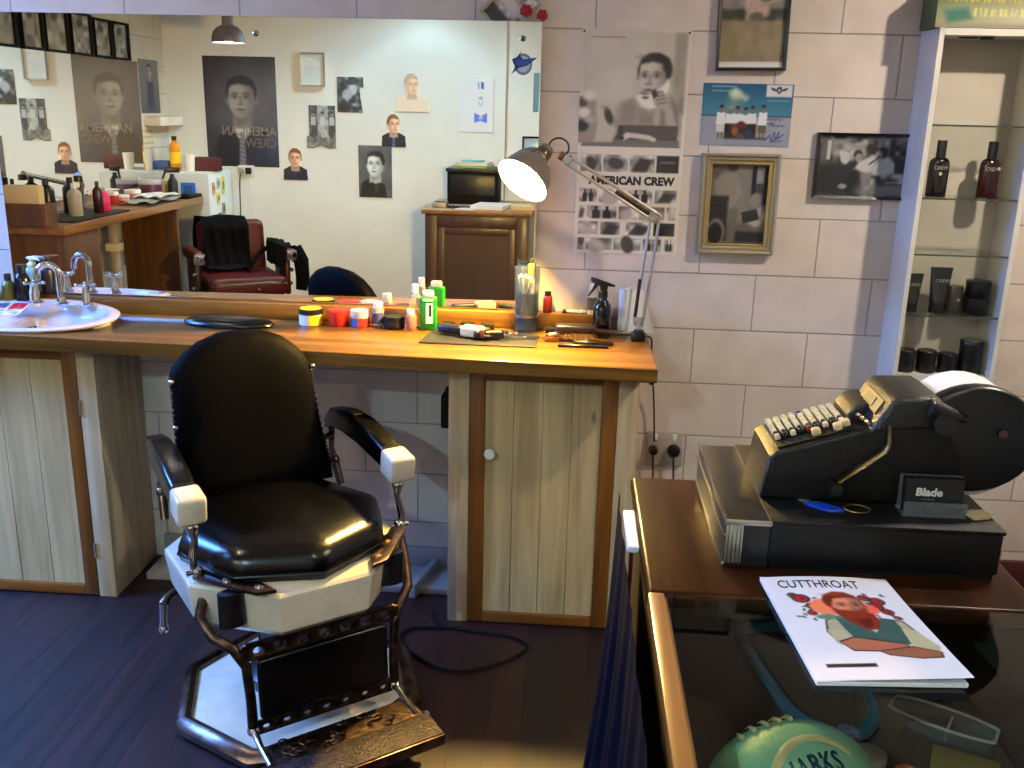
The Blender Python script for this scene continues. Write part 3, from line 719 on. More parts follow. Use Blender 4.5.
# ------------------------------------------------------------------ black mat with clippers, scissors, combs
b = MB(); b.prism([(-.445, -.295), (-.098, -.300), (-.096, -.145), (-.425, -.085)], .005, mat('rubber mat', (.045, .04, .035), .5), Matrix.Translation((0, 0, BT)), bev=.0015, seg=1)
b.build('tool_mat', label='thin black rubber mat spread on the worktop under the clippers', cat='mat')
zm = BT + .005
t = thing('hair_clipper', 'black hair clipper with cream end lying on the black mat', 'clipper', (-.322, -.205, zm), -.42)
k = MB(); k.box((-.045, 0, .018), (.085, .032, .028), BLACK, bev=.009, seg=3); k.build('handle', t)
k = MB(); k.box((.032, 0, .020), (.070, .042, .034), mat('cream shell', (.86, .78, .58), .3), bev=.009, seg=3); k.build('shell', t)
k = MB(); k.box((.074, 0, .020), (.018, .040, .026), BRASS, bev=.003); k.box((.089, 0, .016), (.014, .036, .004), CHROME, bev=.001); 
for i in range(9): k.box((.099, -.016 + i * .004, .016), (.008, .002, .003), CHROME)
k.build('blade_head', t)
t = thing('hair_clipper', 'small black trimmer lying right of the cream ended clipper', 'clipper', (-.215, -.225, zm), .25)
k = MB(); k.box((-.03, 0, .015), (.09, .028, .026), BLACK, bev=.008, seg=3); k.build('handle', t)
k = MB(); k.box((.022, 0, .016), (.016, .03, .02), CHROME, bev=.002); k.build('blade_head', t)
def scissors(loc, rz, label):
    t = thing('scissors', label, 'scissors', loc, rz, 'scissors on the mat')
    for s in (-1, 1):
        k = MB(); k.prism([(0, -.004), (.075, s * .002 - .001), (.078, s * .004), (0, .005)], .002, CHROME, Matrix.Translation((0, 0, .003 + .002 * (s > 0))) @ Matrix.Rotation(s * .09, 4, 'Z'))
        k.tube([(0, 0, .004), (-.045, -s * .010, .004)], .0028, CHROME, n=8)
        k.tube([(-.062 + .017 * cos(a), -s * .016 + .013 * sin(a), .004) for a in np.linspace(0, 2 * pi, 16, endpoint=False)], .0025, CHROME, n=8, closed=True)
        k.build('blade', t)
    k = MB(); k.lathe([(0, .002), (.005, .002), (.005, .009), (0, .0095)], STEEL, n=12); k.build('screw', t)
scissors((-.165, -.165, zm), .35, 'upper pair of chrome scissors on the black mat below the tumbler')
scissors((-.135, -.215, zm), .1, 'lower pair of chrome scissors on the black mat below the tumbler')
for i, (x, y, r, lb) in enumerate([(-.385, -.066, .1, 'black clipper guard beside the green talc bottle'), (-.325, -.060, -.1, 'black clipper guard second from the green talc bottle'), (-.262, -.066, .2, 'black clipper guard third from the green talc bottle')]):
    k = MB(); k.box((0, 0, .009), (.042, .024, .018), BLACK, bev=.004)
    for j in range(7): k.box((-.018 + j * .006, -.016, .006), (.0025, .012, .008), BLACK)
    k.build('clipper_guard', loc=(x, y, BT), rotz=r, label=lb, cat='clipper guard', group='clipper guards')

# glass tumbler with combs and brush
t = thing('tumbler', 'tall smoky tumbler holding combs and a frothy shaving brush', 'tumbler', (-.138, -.092, BT))
k = MB(); k.lathe([(0, .010), (.033, .010), (.035, .05), (.039, .205), (.0405, .205), (.0375, .05), (.0365, 0), (0, 0)], VASEGLASS, n=32); k.build('glass_body', t)
k = MB(); k.lathe([(0, 0.011), (.0325, .0112), (.0335, .045), (.0355, .125), (.0, .125)], clear('blue grey liquid', (.62, .66, .72), .02, body=.45, bodycol=(.17, .19, .24)), n=28); k.build('liquid', t)
k = MB(); k.lathe([(.0376, .052), (.039, .052), (.0393, .058), (.0378, .058)], CHROME, n=32); k.build('band', t)
DARKCOMB = mat('dark comb', (.06, .06, .08), .35)
for i, (x0, y0, x1, y1, h, lb) in enumerate([(.01, .012, .030, .006, .225, 'dark comb leaning right in the tumbler'), (-.012, .014, .006, .022, .20, 'dark comb standing at the back of the tumbler')]):
    k = MB(); d = Vector((x1 - x0, y1 - y0, h - .05)).normalized()
    M = frame_M((x0, y0, .047), (cos(i), sin(i), 0), d) if 0 else Matrix.Translation((x0, y0, .047)) @ Vector((0, 0, 1)).rotation_difference(d).to_matrix().to_4x4()
    L = h - .05; k.box((-.006, 0, L / 2), (.006, .004, L), DARKCOMB, bev=.001, seg=1, M=M)
    for j in range(22): k.box((.002, 0, .02 + j * (L - .03) / 22), (.012, .0025, .0018), DARKCOMB, M=M)
    o = k.build('comb', loc=(-.138, -.092, BT), label=lb, cat='comb', group='combs in the tumbler')
t2 = thing('shaving_brush', 'frothy cream shaving brush standing in the tumbler', 'brush', (-.146, -.104, BT + .047))
k = MB(); k.lathe([(0, 0), (.008, 0), (.010, .03), (.006, .06), (.009, .085), (0, .085)], CREAMT, n=16); k.build('handle', t2)
k = MB()
for i in range(46):
    a = random.random() * 6.28; r = random.random() ** .5 * .021; k.tube([(r * .4 * cos(a), r * .4 * sin(a), .083), (r * cos(a), r * sin(a), .125 + random.random() * .012)], [.0034, .0026], mat('badger bristle', (.80, .78, .70), .8) if i == 0 else k.mats[0], n=5)
k.build('bristles', t2)
t2 = thing('hair_spray', 'short bottle with greenish yellow cap standing in the tumbler', 'bottle', (-.126, -.080, BT + .047))
k = MB(); k.lathe([(0, 0), (.012, 0), (.012, .12), (.009, .135), (0, .135)], clear('pale bottle', (.9, .92, .9), .05, body=.4), n=16); k.build('bottle_body', t2)
k = MB(); k.lathe([(0, .135), (.011, .135), (.011, .165), (0, .168)], mat('olive yellow cap', (.62, .58, .22), .4), n=16); k.build('cap', t2)

# ledge items right of the mirror
cap_bottle('nail_bottle', (-.075, -.028, BT + .052), .0145, .068, mat('red brown liquid', (.42, .10, .05), .2), BLACK, 'small red bottle with black cap on the ledge right of the tumbler', .75, .4)
t = thing('marker_pen', 'white marker pen lying on the ledge between red bottle and spray bottle', 'pen', (.008, -.026, BT + .0585))
k = MB(); k.cyl((-.022, 0, 0), (.040, 0, -.001), .006, WHITEPLAS, n=14); k.build('barrel', t)
k = MB(); k.cyl((-.034, 0, 0), (-.022, 0, 0), .0064, BLACK, n=14); k.build('pen_cap', t)
t = cap_bottle('shampoo_bottle', (.066, -.028, BT + .052), .016, .095, mat('white shampoo', (.78, .74, .66), .35), WHITEPLAS, 'slim white bottle on the ledge behind the black spray bottle', .7, .15, label_m=mat('dark print label', (.30, .28, .26), .5))
t = thing('spray_bottle', 'black trigger spray bottle on the right part of the worktop', 'spray bottle', (.096, -.122, BT))
k = MB(); k.lathe([(0, 0), (.027, 0), (.0285, .004), (.0285, .085), (.026, .100), (.018, .112), (.0125, .120), (.0125, .126), (0, .126)], mat('navy black bottle', (.025, .028, .05), .15, coat=.3), n=26); k.build('bottle_body', t)
k = MB(); k.lathe([(0, .124), (.0145, .124), (.0145, .142), (.010, .146), (0, .146)], BLACK, n=18); k.build('collar', t)
k = MB()
k.prism([(.012, .142), (.014, .160), (.034, .158), (.036, .163), (.012, .172), (-.020, .182), (-.036, .186), (-.040, .182), (-.038, .172), (-.012, .160), (-.008, .142)], .018, BLACK, Matrix.Translation((0, .009, 0)) @ Matrix.Rotation(pi / 2, 4, 'X'), bev=.003)
k.build('spray_head', t)
k = MB(); k.prism([(-.012, .166), (-.026, .170), (-.034, .150), (-.048, .128), (-.044, .126), (-.026, .148), (-.018, .158)], .010, BLACK, Matrix.Translation((0, .005, 0)) @ Matrix.Rotation(pi / 2, 4, 'X'), bev=.002); k.build('trigger', t)
# brushes in front of the spray bottle
DKWOOD = mat('dark lacquered wood', (.09, .03, .02), .3, coat=.3)
t = thing('hair_brush', 'dark wooden hair brush with pale bristles lying in front of the spray bottle', 'brush', (.035, -.185, BT + .012), .03)
k = MB(); k.box((-.02, 0, .026), (.12, .048, .026), DKWOOD, bev=.010, seg=3); k.tube([(.03, 0, .020), (.07, .004, .018), (.115, .012, .013), (.150, .020, .010)], [.010, .007, .008, .006], DKWOOD, n=12); k.build('brush_back', t)
k = MB(); BR = mat('pale bristle', (.62, .50, .30), .7)
for i in range(12):
    for j in range(4): k.box((-.068 + i * .0085, -.014 + j * .0095, .004), (.0035, .0045, .018), BR)
k.build('bristles', t)
t = thing('styling_comb', 'long dark comb with teeth lying at the front of the brushes', 'comb', (.04, -.262, BT), .02)
k = MB(); k.box((0, -.008, .005), (.15, .010, .008), BLACK, bev=.002, seg=1); k.build('comb_spine', t)
k = MB()
for i in range(24): k.box((-.072 + i * .0042, .006, .005), (.0018, .022, .004), BLACK)
k.build('teeth', t)
t = thing('styling_comb', 'wide dark brown comb with pale tips lying under the hair brush', 'comb', (.07, -.228, BT), -.04)
k = MB(); k.box((0, -.006, .006), (.12, .012, .010), DKWOOD, bev=.002, seg=1); k.build('comb_spine', t)
k = MB()
for i in range(16): k.box((-.055 + i * .0065, .010, .006), (.003, .024, .006), BR if i < 7 else DKWOOD)
k.build('teeth', t)
t = thing('powder_dish', 'round amber dish with a pale duster resting on it beside the mat', 'dish', (-.055, -.195, BT))
k = MB(); k.lathe([(0, 0), (.024, 0), (.026, .004), (.026, .014), (.022, .014), (.021, .006), (0, .006)], mat('amber dish', (.50, .30, .10), .25), n=24); k.build('dish_body', t)
k = MB(); k.box((.015, .012, .019), (.05, .018, .010), CREAM, bev=.004, rot=(0, -.1, .3)); k.build('duster', t)
k = MB(); k.box((0, 0, .010), (.05, .026, .020), BLACKM, bev=.008); k.build('clipper_case', loc=(-.055, -.088, BT), rotz=.1, label='small black case on the worktop right of the tumbler', cat='case')

# white paper roll and sheet behind the lamp
t = thing('paper_roll', 'narrow white neck paper roll standing behind the lamp foot', 'paper roll', (.168, -.076, BT))
k = MB(); k.lathe([(0, 0), (.0205, 0), (.0205, .148), (.007, .148), (.007, .144), (0, .144)], PAPER, n=24); k.build('roll', t)
k = MB(); k.grid(lambda u, v: (.012 + .080 * u * (1 - .55 * v) + .006, .012 + .014 * sin(u * 2.2) , .002 + .140 * v), 10, 8, PAPER); k.build('loose_sheet', t)

# ------------------------------------------------------------------ desk lamp
LAMPGREY = mat('lamp silver lacquer', (.56, .51, .45), .38, .45)
SPRING = mat('brown spring', (.20, .16, .14), .4, .5)
INNER = mat('lamp inside white', (.92, .90, .84), .5)
t = thing('desk_lamp', 'silver balanced arm desk lamp clamped to the right end of the worktop, lit', 'lamp', (.208, -.150, BT))
ox, oy, oz = .208, -.150, BT
k = MB(); k.box((0, 0, .013), (.042, .040, .026), BLACK, bev=.004); k.box((0, -.012, .030), (.03, .03, .012), BLACK, bev=.003); k.build('clamp_foot', t)
J0 = Vector((.000, .018, .052)); J1 = Vector((.030, .030, .372)); J2 = Vector((-.238, .020, .532)); NK = Vector((-.262, .018, .548))
k = MB()
k.cyl((0, .012, .024), (0, .016, .05), .008, STEEL); k.box((J0.x, J0.y, J0.z + .004), (.030, .016, .026), STEEL, bev=.003); k.build('joint', t)
k = MB()
for s in (-1, 1): k.tube([J0 + Vector((s * .014, 0, .005)), J1 + Vector((s * .013, 0, -.012))], .0048, STEEL, n=10)
k.build('lower_arm', t)
k = MB()
k.tube([J0 + Vector((-.012, -.006, .02)) , J0 + Vector((-.004, -.006, .135))], .0055, SPRING, n=10)
k.build('spring', t)
k = MB(); k.tube([J1 + Vector((.016 * cos(a), -.006, .012 * sin(a))) for a in np.linspace(0, 2 * pi, 14, endpoint=False)], .003, STEEL, n=8, closed=True); k.box(tuple(J1 + Vector((-.004, 0, -.004))), (.034, .010, .022), STEEL, bev=.003, rot=(0, .5, 0)); k.build('joint', t)
k = MB(); D = (J2 - J1).normalized(); up = Vector((.5, 0, .86)) 
for s in (-1, 1): k.tube([J1 + up * (s * .012), J2 + up * (s * .011)], .0048, STEEL, n=10)
k.build('upper_arm', t)
k = MB(); k.tube([J1 + D * .02, J1 + D * .14], .0065, SPRING, n=10); k.build('spring', t)
k = MB(); k.box(tuple(J2), (.030, .016, .022), STEEL, bev=.003, rot=(0, .55, 0)); k.cyl(tuple(J2 + Vector((.0, -.014, -.004))), tuple(J2 + Vector((0, .014, -.004))), .006, STEEL, n=12); k.box(tuple(J2 + Vector((-.016, 0, .010))), (.016, .02, .026), BRASS, bev=.003, rot=(0, .5, 0)); k.build('joint', t)
n = Vector((-.49, -.57, -.66)).normalized()
q = Vector((0, 0, 1)).rotation_difference(n).to_matrix().to_4x4()
O = Vector((-.156 - ox, -.196 - oy, 1.358 - oz)) - n * .125       # back of the lamp holder
MS = Matrix.Translation(O) @ q
k = MB()
k.lathe([(0, -.012), (.020, -.012), (.022, -.008), (.0225, .035), (.030, .040), (.052, .056), (.070, .085), (.081, .120), (.0835, .126)], LAMPGREY, M=MS, n=40, cap=False)
k.lathe([(.0835, .126), (.080, .1255), (.068, .086), (.050, .059), (.028, .044), (.018, .042), (0, .042)], INNER, M=MS, n=40, cap=False)
k.build('lamp_shade', t)
k = MB()
for z in (.004, .012, .020): k.lathe([(.0225, z), (.0242, z), (.0242, z + .003), (.0225, z + .003)], BRASS, M=MS, n=28)
k.build('vent_ring', t)
k = MB(); k.lathe([(0, .042), (.012, .042), (.013, .055)], WHITEPLAS, M=MS, n=16, cap=False)
k.build('lamp_holder', t)
k = MB(); k.lathe([(.012, .052), (.018, .062), (.030, .082), (.032, .094), (.026, .108), (.014, .115), (0, .1165)], mat('lit bulb warm', (1, .9, .75), emit=LAMP_E, ecol=(1.0, .83, .47)), M=MS, n=20, cap=False); k.build('bulb', t)
back = O - n * .012
k = MB(); hp = [back, back + Vector((.012, .01, .022)), back + Vector((.035, .012, .030)), back + Vector((.058, .010, .018)), back + Vector((.062, .006, -.006)), back + Vector((.044, .0, -.026)), J2 + Vector((.012, -.004, .010))]
out = []
for i in range(len(hp) - 1):
    p0, p1, p2, p3 = hp[max(i - 1, 0)], hp[i], hp[i + 1], hp[min(i + 2, len(hp) - 1)]
    out += [.5 * ((2 * p1) + (p2 - p0) * u + (2 * p0 - 5 * p1 + 4 * p2 - p3) * u * u + (3 * p1 - p0 - 3 * p2 + p3) * u ** 3) for u in (0, .2, .4, .6, .8)]
k.tube(out + [hp[-1]], .0028, BLACK, n=8); k.build('flex', t)
# mains lead from the lamp over the bench end to the wall socket
cable('lamp_lead', [(.222, -.128, BT + .006), (.240, -.128, BT + .008), (.252, -.120, BT - .004), (.256, -.100, BT - .06), (.262, -.06, .78), (.278, -.030, .68), (.287, -.022, .58), (.290, -.030, .52)], .0028, BLACK, 'black lamp lead hanging from the bench end to the wall socket', 'lead')
k = MB(); k.box((0, 0, 0), (.016, .014, .055), BLACK, bev=.005); k.build('inline_switch', loc=(.267, -.045, .745), label='black inline switch on the lamp lead beside the bench end', cat='switch')
t = thing('wall_socket', 'double wall socket on the block wall between bench and counter', 'socket', (.327, -.001, .490))
k = MB(); k.box((0, -.006, 0), (.118, .012, .118), mat('aged socket plate', (.66, .60, .55), .4), bev=.004); k.build('socket_plate', t)
for x in (-.03, .03):
    k = MB(); k.box((x, -.0135, .042), (.014, .005, .022), WHITEPLAS, bev=.002); k.build('rocker', t)
for x, rr, lb in ((.290, .016, 'dark plug in the left half of the wall socket'), (.357, .022, 'round black plug in the right half of the wall socket')):
    t = thing('mains_plug', lb, 'plug', (x, -.0135, .487))
    k = MB(); k.lathe([(0, 0), (rr, 0), (rr * .95, .016), (rr * .7, .024), (0, .026)], BLACK, M=Matrix.Rotation(pi / 2, 4, 'X'), n=20); k.build('plug_body', t)
    k = MB(); k.tube([(0, -.016, -.008), (0, -.02, -.04), (.004, -.014, -.09), (.010, -.010, -.16), (.004, -.010, -.26)], .003, BLACK, n=8); k.build('cord', t)

# ------------------------------------------------------------------ pictures on the block wall
def Y0(d=.001): return -d
SEP = (1.0, .93, .85)
# big lettered poster of a man shaving
p = Pic(.321, .663, 126, (.86, .83, .78))
X_ = lambda q: (q - 95) / 455.
Y_ = lambda q: (q - 125) / 956.
Z_ = lambda pts: [(X_(a), Y_(c)) for a, c in pts]
p.im[:] = (.86, .83, .78)
p.rect(.03, .012, .97, .50, (.70, .67, .62)); p.ell(.25, .12, .6, .5, (.78, .75, .70), .6); p.rect(.86, .012, .97, .29, (.60, .57, .53), .04); p.rect(.84, .29, .97, .36, (.50, .47, .44), .04); p.blotch(.025, 7, 5, .03, .012, .97, .5)
p.poly(Z_([(248, 520), (245, 455), (275, 420), (330, 400), (360, 440), (410, 450), (465, 380), (500, 390), (520, 420), (525, 560), (300, 560)]), (.66, .62, .58), .03)
p.poly(Z_([(275, 430), (320, 412), (345, 450), (330, 520), (262, 520)]), (.56, .52, .48), .06); p.poly(Z_([(350, 455), (420, 470), (415, 520), (345, 520)]), (.55, .51, .47), .06); p.poly(Z_([(480, 400), (520, 430), (520, 545), (490, 520)]), (.50, .46, .43), .05)
p.head(X_(402), Y_(318), .148, (.74, .70, .66), (.13, .115, .105), turn=-.55, lit=-1, soft=1)
p.poly(Z_([(332, 400), (352, 388), (380, 398), (405, 378), (440, 355), (470, 322), (474, 360), (452, 410), (425, 445), (390, 452), (358, 440)]), (.90, .87, .84), .03)
p.poly(Z_([(355, 402), (372, 396), (392, 402), (374, 411)]), (.40, .33, .31), .012); p.ell(X_(366), Y_(384), .03, .012, (.45, .41, .38), .02)
p.poly(Z_([(405, 385), (430, 368), (455, 385), (460, 420), (490, 450), (512, 520), (500, 548), (430, 530), (412, 490), (425, 450), (408, 420)]), (.68, .64, .60), .02)
for a, c in ((412, 384), (420, 398), (424, 412), (428, 428)): p.line(X_(a), Y_(c), X_(a + 34), Y_(c - 8), .016, (.46, .42, .39), .8)
p.poly(Z_([(396, 378), (416, 366), (426, 392), (408, 408)]), (.24, .22, .21), .012); p.poly(Z_([(440, 450), (458, 455), (470, 530), (440, 525)]), (.52, .48, .45), .03)
p.rect(.04, Y_(520), .93, Y_(604), (.25, .23, .22), .012); p.rect(.42, Y_(520), .93, Y_(575), (.34, .31, .29), .02); p.rect(.04, Y_(580), .95, Y_(606), (.44, .41, .38), .01)
p.poly(Z_([(276, 575), (300, 550), (340, 553), (400, 560), (432, 575), (424, 588), (395, 580), (320, 572), (290, 584)]), (.80, .77, .74), .01); p.ell(X_(284), Y_(574), .02, .016, (.15, .14, .13), .01)
p.poly(Z_([(92, 600), (90, 470), (110, 400), (150, 400), (175, 440), (215, 440), (245, 480), (268, 510), (262, 560), (240, 592), (150, 596)]), (.60, .56, .52), .02)
p.poly(Z_([(165, 440), (185, 440), (235, 500), (255, 540), (240, 592), (165, 592), (175, 520)]), (.74, .70, .66), .03); p.ell(X_(222), Y_(485), .035, .075, (.24, .22, .21), .02, -20)
p.ell(X_(108), Y_(425), .045, .05, (.30, .28, .26), .03); p.ell(X_(135), Y_(400), .06, .045, (.86, .83, .80), .04); p.ell(X_(115), Y_(470), .06, .045, (.86, .83, .80), .03); p.ell(X_(110), Y_(525), .06, .055, (.18, .165, .16), .03); p.ell(X_(140), Y_(500), .05, .03, (.70, .67, .64), .03)
p.blur(1)
p.rect(.03, Y_(606), .97, Y_(612), (.34, .31, .29)); p.rect(.03, Y_(612), .97, Y_(640), (.86, .82, .77))
p.line(.1, .035, .40, .035, .008, (.62, .36, .30))
rng = np.random.RandomState(4)
def thumb(x0, y0, x1, y1, sd, dark=.5):
    r = np.random.RandomState(sd); g = .40 + .36 * r.rand() * (1.3 - dark)
    p.rect(x0, y0, x1, y1, (g + .12, g + .10, g + .07)); p.blotch(.34, 16, sd, x0, y0, x1, y1)
    w = x1 - x0; q = r.randint(4)
    if q == 0: p.ell(x0 + w * .5, (y0 + y1) / 2, w * .33, w * .22, (.26, .23, .21), .02, r.rand() * 90)
    elif q == 1:
        for d in (.32, .68): p.rect(x0 + w * (d - .13), y0 + .022, x0 + w * (d + .13), y1 - .002, (.13, .12, .11), .01); p.rect(x0 + w * (d - .05), y0 + .003, x0 + w * (d + .05), y0 + .03, (.12, .11, .10), .006)
    elif q == 2: p.poly([(x0 + w * .1, y1 - .004), (x0 + w * .4, y0 + .01), (x0 + w * .95, y0 + .02), (x0 + w * .7, y1 - .004)], (.22, .20, .18), .03)
    else: p.ell(x0 + w * .4, (y0 + y1) / 2 + .01, w * .3, w * .26, (.70, .66, .62), .04)
for x0, x1, s in ((.035, .235, 11), (.25, .485, 23), (.50, .735, 12), (.755, .965, 40)): thumb(x0, .545, x1, .622, s, .6)
p.rect(.755, .545, .965, .622, (.17, .15, .14)); p.line(.80, .575, .92, .575, .02, (.40, .37, .35))
for x0, x1, s in ((.035, .20, 51), (.215, .48, 52), (.50, .735, 8), (.76, .965, 54)): thumb(x0, .700, x1, .762, s)
for x0, x1, s in ((.035, .09, 61), (.11, .40, 62), (.42, .60, 63), (.62, .86, 64), (.88, .965, 65)): thumb(x0, .778, x1, .838, s)
for x0, x1, s in ((.035, .225, 71), (.25, .44, 9), (.50, .745, 73), (.765, .965, 74)): thumb(x0, .852, x1, .912, s)
p.rect(.765, .852, .965, .912, (.16, .145, .135)); p.blotch(.10, 12, 9, .765, .852, .965, .912)
for x0, x1, s in ((.035, .10, 81), (.115, .37, 82), (.385, .65, 83), (.67, .845, 84), (.88, .965, 85)): thumb(x0, .928, x1, .985, s)
p.im = p.im * np.array((1, .97, .93))
o = p.build('poster', PRINT, face_M(0, -.001, 1.129, '-y'), thick=.0015, label='tall black and white poster of a shaving man on the wall right of the mirror', cat='poster')
text('lettering', 'AMERICAN CREW', .0335, GREYINK, o, Matrix.Translation((.040, .2135, .0016)), bold=.0018, sx=.955)
for x in (.006, .315):
    k = MB(); k.lathe([(0, 0), (.0035, 0), (.003, .003), (0, .0035)], BLACK, n=10, M=Matrix.Translation((x, .655, .0015))); k.build('tack', o)

def framed(name, w, h, fw, fd, fm, pic, pm, x, y, z, towards, label, matw=0, matm=None, inner=None, tilt=0, cat='framed picture', group=None, glass=True, rot=None, lean=0, gain=1.3):
    """frame of four mitred rails, backing, picture and pane; local origin lower left, x right, y up, z out of the wall"""
    M = face_M(x, y, z, towards)
    if tilt: M = M @ Matrix.Rotation(tilt, 4, 'Z')
    if lean: M = M @ Matrix.Rotation(lean, 4, 'X')
    t = thing(name, label, cat, group=group); t.matrix_world = M
    k = MB()
    def rail(a, b_, c, d):
        k.rings([[(a[0], a[1], 0), (a[0], a[1], fd), (b_[0], b_[1], fd * .82), (b_[0], b_[1], 0)], [(d[0], d[1], 0), (d[0], d[1], fd), (c[0], c[1], fd * .82), (c[0], c[1], 0)]], fm)
    rail((0, 0), (fw, fw), (w - fw, fw), (w, 0)); rail((w, 0), (w - fw, fw), (w - fw, h - fw), (w, h)); rail((w, h), (w - fw, h - fw), (fw, h - fw), (0, h)); rail((0, h), (fw, h - fw), (fw, fw), (0, 0))
    k.build('frame', t, ang=20)
    if inner is not None:
        k = MB(); i = fw; s = .006
        for a, b_ in (((i, i), (w - i, i)), ((w - i, i), (w - i, h - i)), ((w - i, h - i), (i, h - i)), ((i, h - i), (i, i))): k.tube([(a[0], a[1], fd * .8), (b_[0], b_[1], fd * .8)], s * .6, inner, n=8)
        k.build('inner_bead', t)
        k = MB(); k.tube([(.006, .006, fd), (w - .006, .006, fd), (w - .006, h - .006, fd), (.006, h - .006, fd)], .005, fm, n=8, closed=True); k.tube([(fw * .62, fw * .62, fd * .95), (w - fw * .62, fw * .62, fd * .95), (w - fw * .62, h - fw * .62, fd * .95), (fw * .62, h - fw * .62, fd * .95)], .0028, inner, n=8, closed=True); k.build('outer_bead', t)
    k = MB(); k.box((w / 2, h / 2, .003), (w - fw, h - fw, .004), matm or BLACKM); k.build('backing', t)
    pic.im = np.clip(pic.im * gain, 0, 1); pic.w, pic.h = w - 2 * fw - 2 * matw, h - 2 * fw - 2 * matw
    pic.build('picture', pm, Matrix.Translation((fw + matw, fw + matw, .0048)), parent=t, thick=.0012)
    if glass:
        k = MB(); k.box((w / 2, h / 2, fd * .62), (w - 2 * fw + .002, h - 2 * fw + .002, .0015), PICGLASS); k.build('pane', t)
    return t

# framed photo at the top: figure leaping above a lake
p = Pic(.19, .235, 74, (.45, .44, .46)); p.vgrad((.52, .51, .53), (.40, .36, .30), 0, .45); p.rect(0, .42, 1, .93, (.44, .39, .32), .05); p.rect(0, .34, .35, .46, (.17, .17, .13), .06); p.rect(.6, .34, 1, .46, (.20, .19, .15), .06); p.blotch(.06, 9, 2)
p.ell(.55, .33, .20, .12, (.60, .50, .45), .05, 20); p.ell(.46, .22, .07, .15, (.62, .52, .48), .04, 30); p.ell(.68, .18, .10, .10, (.36, .32, .22), .06); p.ell(.40, .12, .05, .06, (.50, .42, .36), .03); p.ell(.55, .42, .10, .06, (.32, .28, .24), .04); p.line(.46, .24, .40, .45, .03, (.58, .48, .42)); p.line(.6, .3, .85, .24, .03, (.56, .47, .42))
p.rect(0, .93, 1, 1, (.72, .70, .68)); p.rect(0, .5, 1, .93, (.50, .42, .28), .1, .4)
framed('framed_photo', .204, .262, .009, .020, DARKF, p, PRINT, .396, -.002, 1.680, '-y', 'dark framed photo of a leaping figure at the top of the block wall', tilt=.018)
# signed team photo
p = Pic(.266, .180, 112, (.2, .4, .5)); p.vgrad((.06, .30, .42), (.24, .48, .56), 0, .5); p.rect(0, .52, 1, 1, (.56, .56, .60), .01); p.rect(0, .505, 1, .525, (.16, .22, .28), .01); p.blotch(.035, 9, 3, 0, .52, 1, 1)
p.ell(.36, .17, .05, .045, (.95, .93, .80), .08); p.poly([(.31, .15), (.36, .10), (.50, .22), (.48, .26), (.36, .2)], (.88, .86, .72), .08); p.poly([(.28, .4), (.32, .18), (.40, .2), (.42, .4)], (.62, .62, .50), .14, .6)
for i, (x, hh) in enumerate([(.22, .37), (.32, .39), (.40, .385), (.49, .40), (.565, .38), (.685, .36)]):
    sh = (.86, .85, .84)
    p.poly([(x - .055, .66), (x - .045, hh + .09), (x + .045, hh + .09), (x + .055, .66)], sh, .008)
    p.rect(x - .012, hh + .04, x + .012, hh + .10, (.5, .36, .3)); p.ell(x, hh + .02, .020, .024, (.50, .36, .30), .008); p.ell(x, hh - .005, .022, .018, (.12, .10, .09) if i != 1 else (.66, .52, .34), .008)
    if i in (0, 5): p.rect(x - .045, .66, x + .045, .78, (.78, .76, .72) if i == 0 else (.34, .33, .22)); p.rect(x - .03, .78, x - .01, .88, (.45, .33, .28)); p.rect(x + .01, .78, x + .03, .88, (.45, .33, .28))
p.rect(.27, .64, .62, .88, (.20, .12, .09), .02); p.blotch(.2, 14, 8, .27, .64, .62, .88); p.ell(.385, .76, .035, .05, (.58, .30, .12), .02); p.ell(.53, .80, .055, .06, (.13, .17, .28), .02); p.ell(.45, .66, .05, .04, (.36, .09, .07), .02)
p.rect(.27, .86, .74, .89, (.25, .22, .24), .02)
p.rect(.70, .01, .985, .20, (.80, .79, .79)); p.ell(.84, .09, .03, .035, (.16, .13, .12), .006); p.poly([(.745, .05), (.80, .075), (.82, .11), (.78, .105), (.755, .085)], (.16, .13, .12), .006); p.poly([(.935, .05), (.88, .075), (.86, .11), (.90, .105), (.925, .085)], (.16, .13, .12), .006); p.poly([(.81, .10), (.87, .10), (.84, .16)], (.30, .14, .12), .006); p.ell(.84, .095, .014, .016, (.75, .7, .68), .005)
p.line(.72, .265, .95, .265, .012, (.45, .62, .66)); p.line(.10, .05, .36, .05, .010, (.62, .72, .76)); p.line(.10, .12, .32, .12, .010, (.55, .68, .72))
for y, x0, x1 in ((.56, .73, .90), (.63, .73, .82), (.66, .77, .93)):
    xs = np.linspace(x0, x1, 8)
    for a in range(7): p.line(xs[a], y + .012 * (-1) ** a, xs[a + 1], y - .012 * (-1) ** a, .006, (.16, .16, .24))
pts = [(.72, .90), (.78, .82), (.80, .90), (.83, .76), (.84, .88), (.88, .76), (.87, .87), (.93, .80), (.80, .92), (.92, .90)]
for a in range(9): p.line(*pts[a], *pts[a + 1], .008, (.14, .16, .38))
p.build('signed_photo', PRINTG, face_M(.367, -.001, 1.466, '-y') @ Matrix.Rotation(.0, 4, 'Z'), thick=.0012, label='unframed signed colour photo of six people in white shirts on a beach', cat='photo')
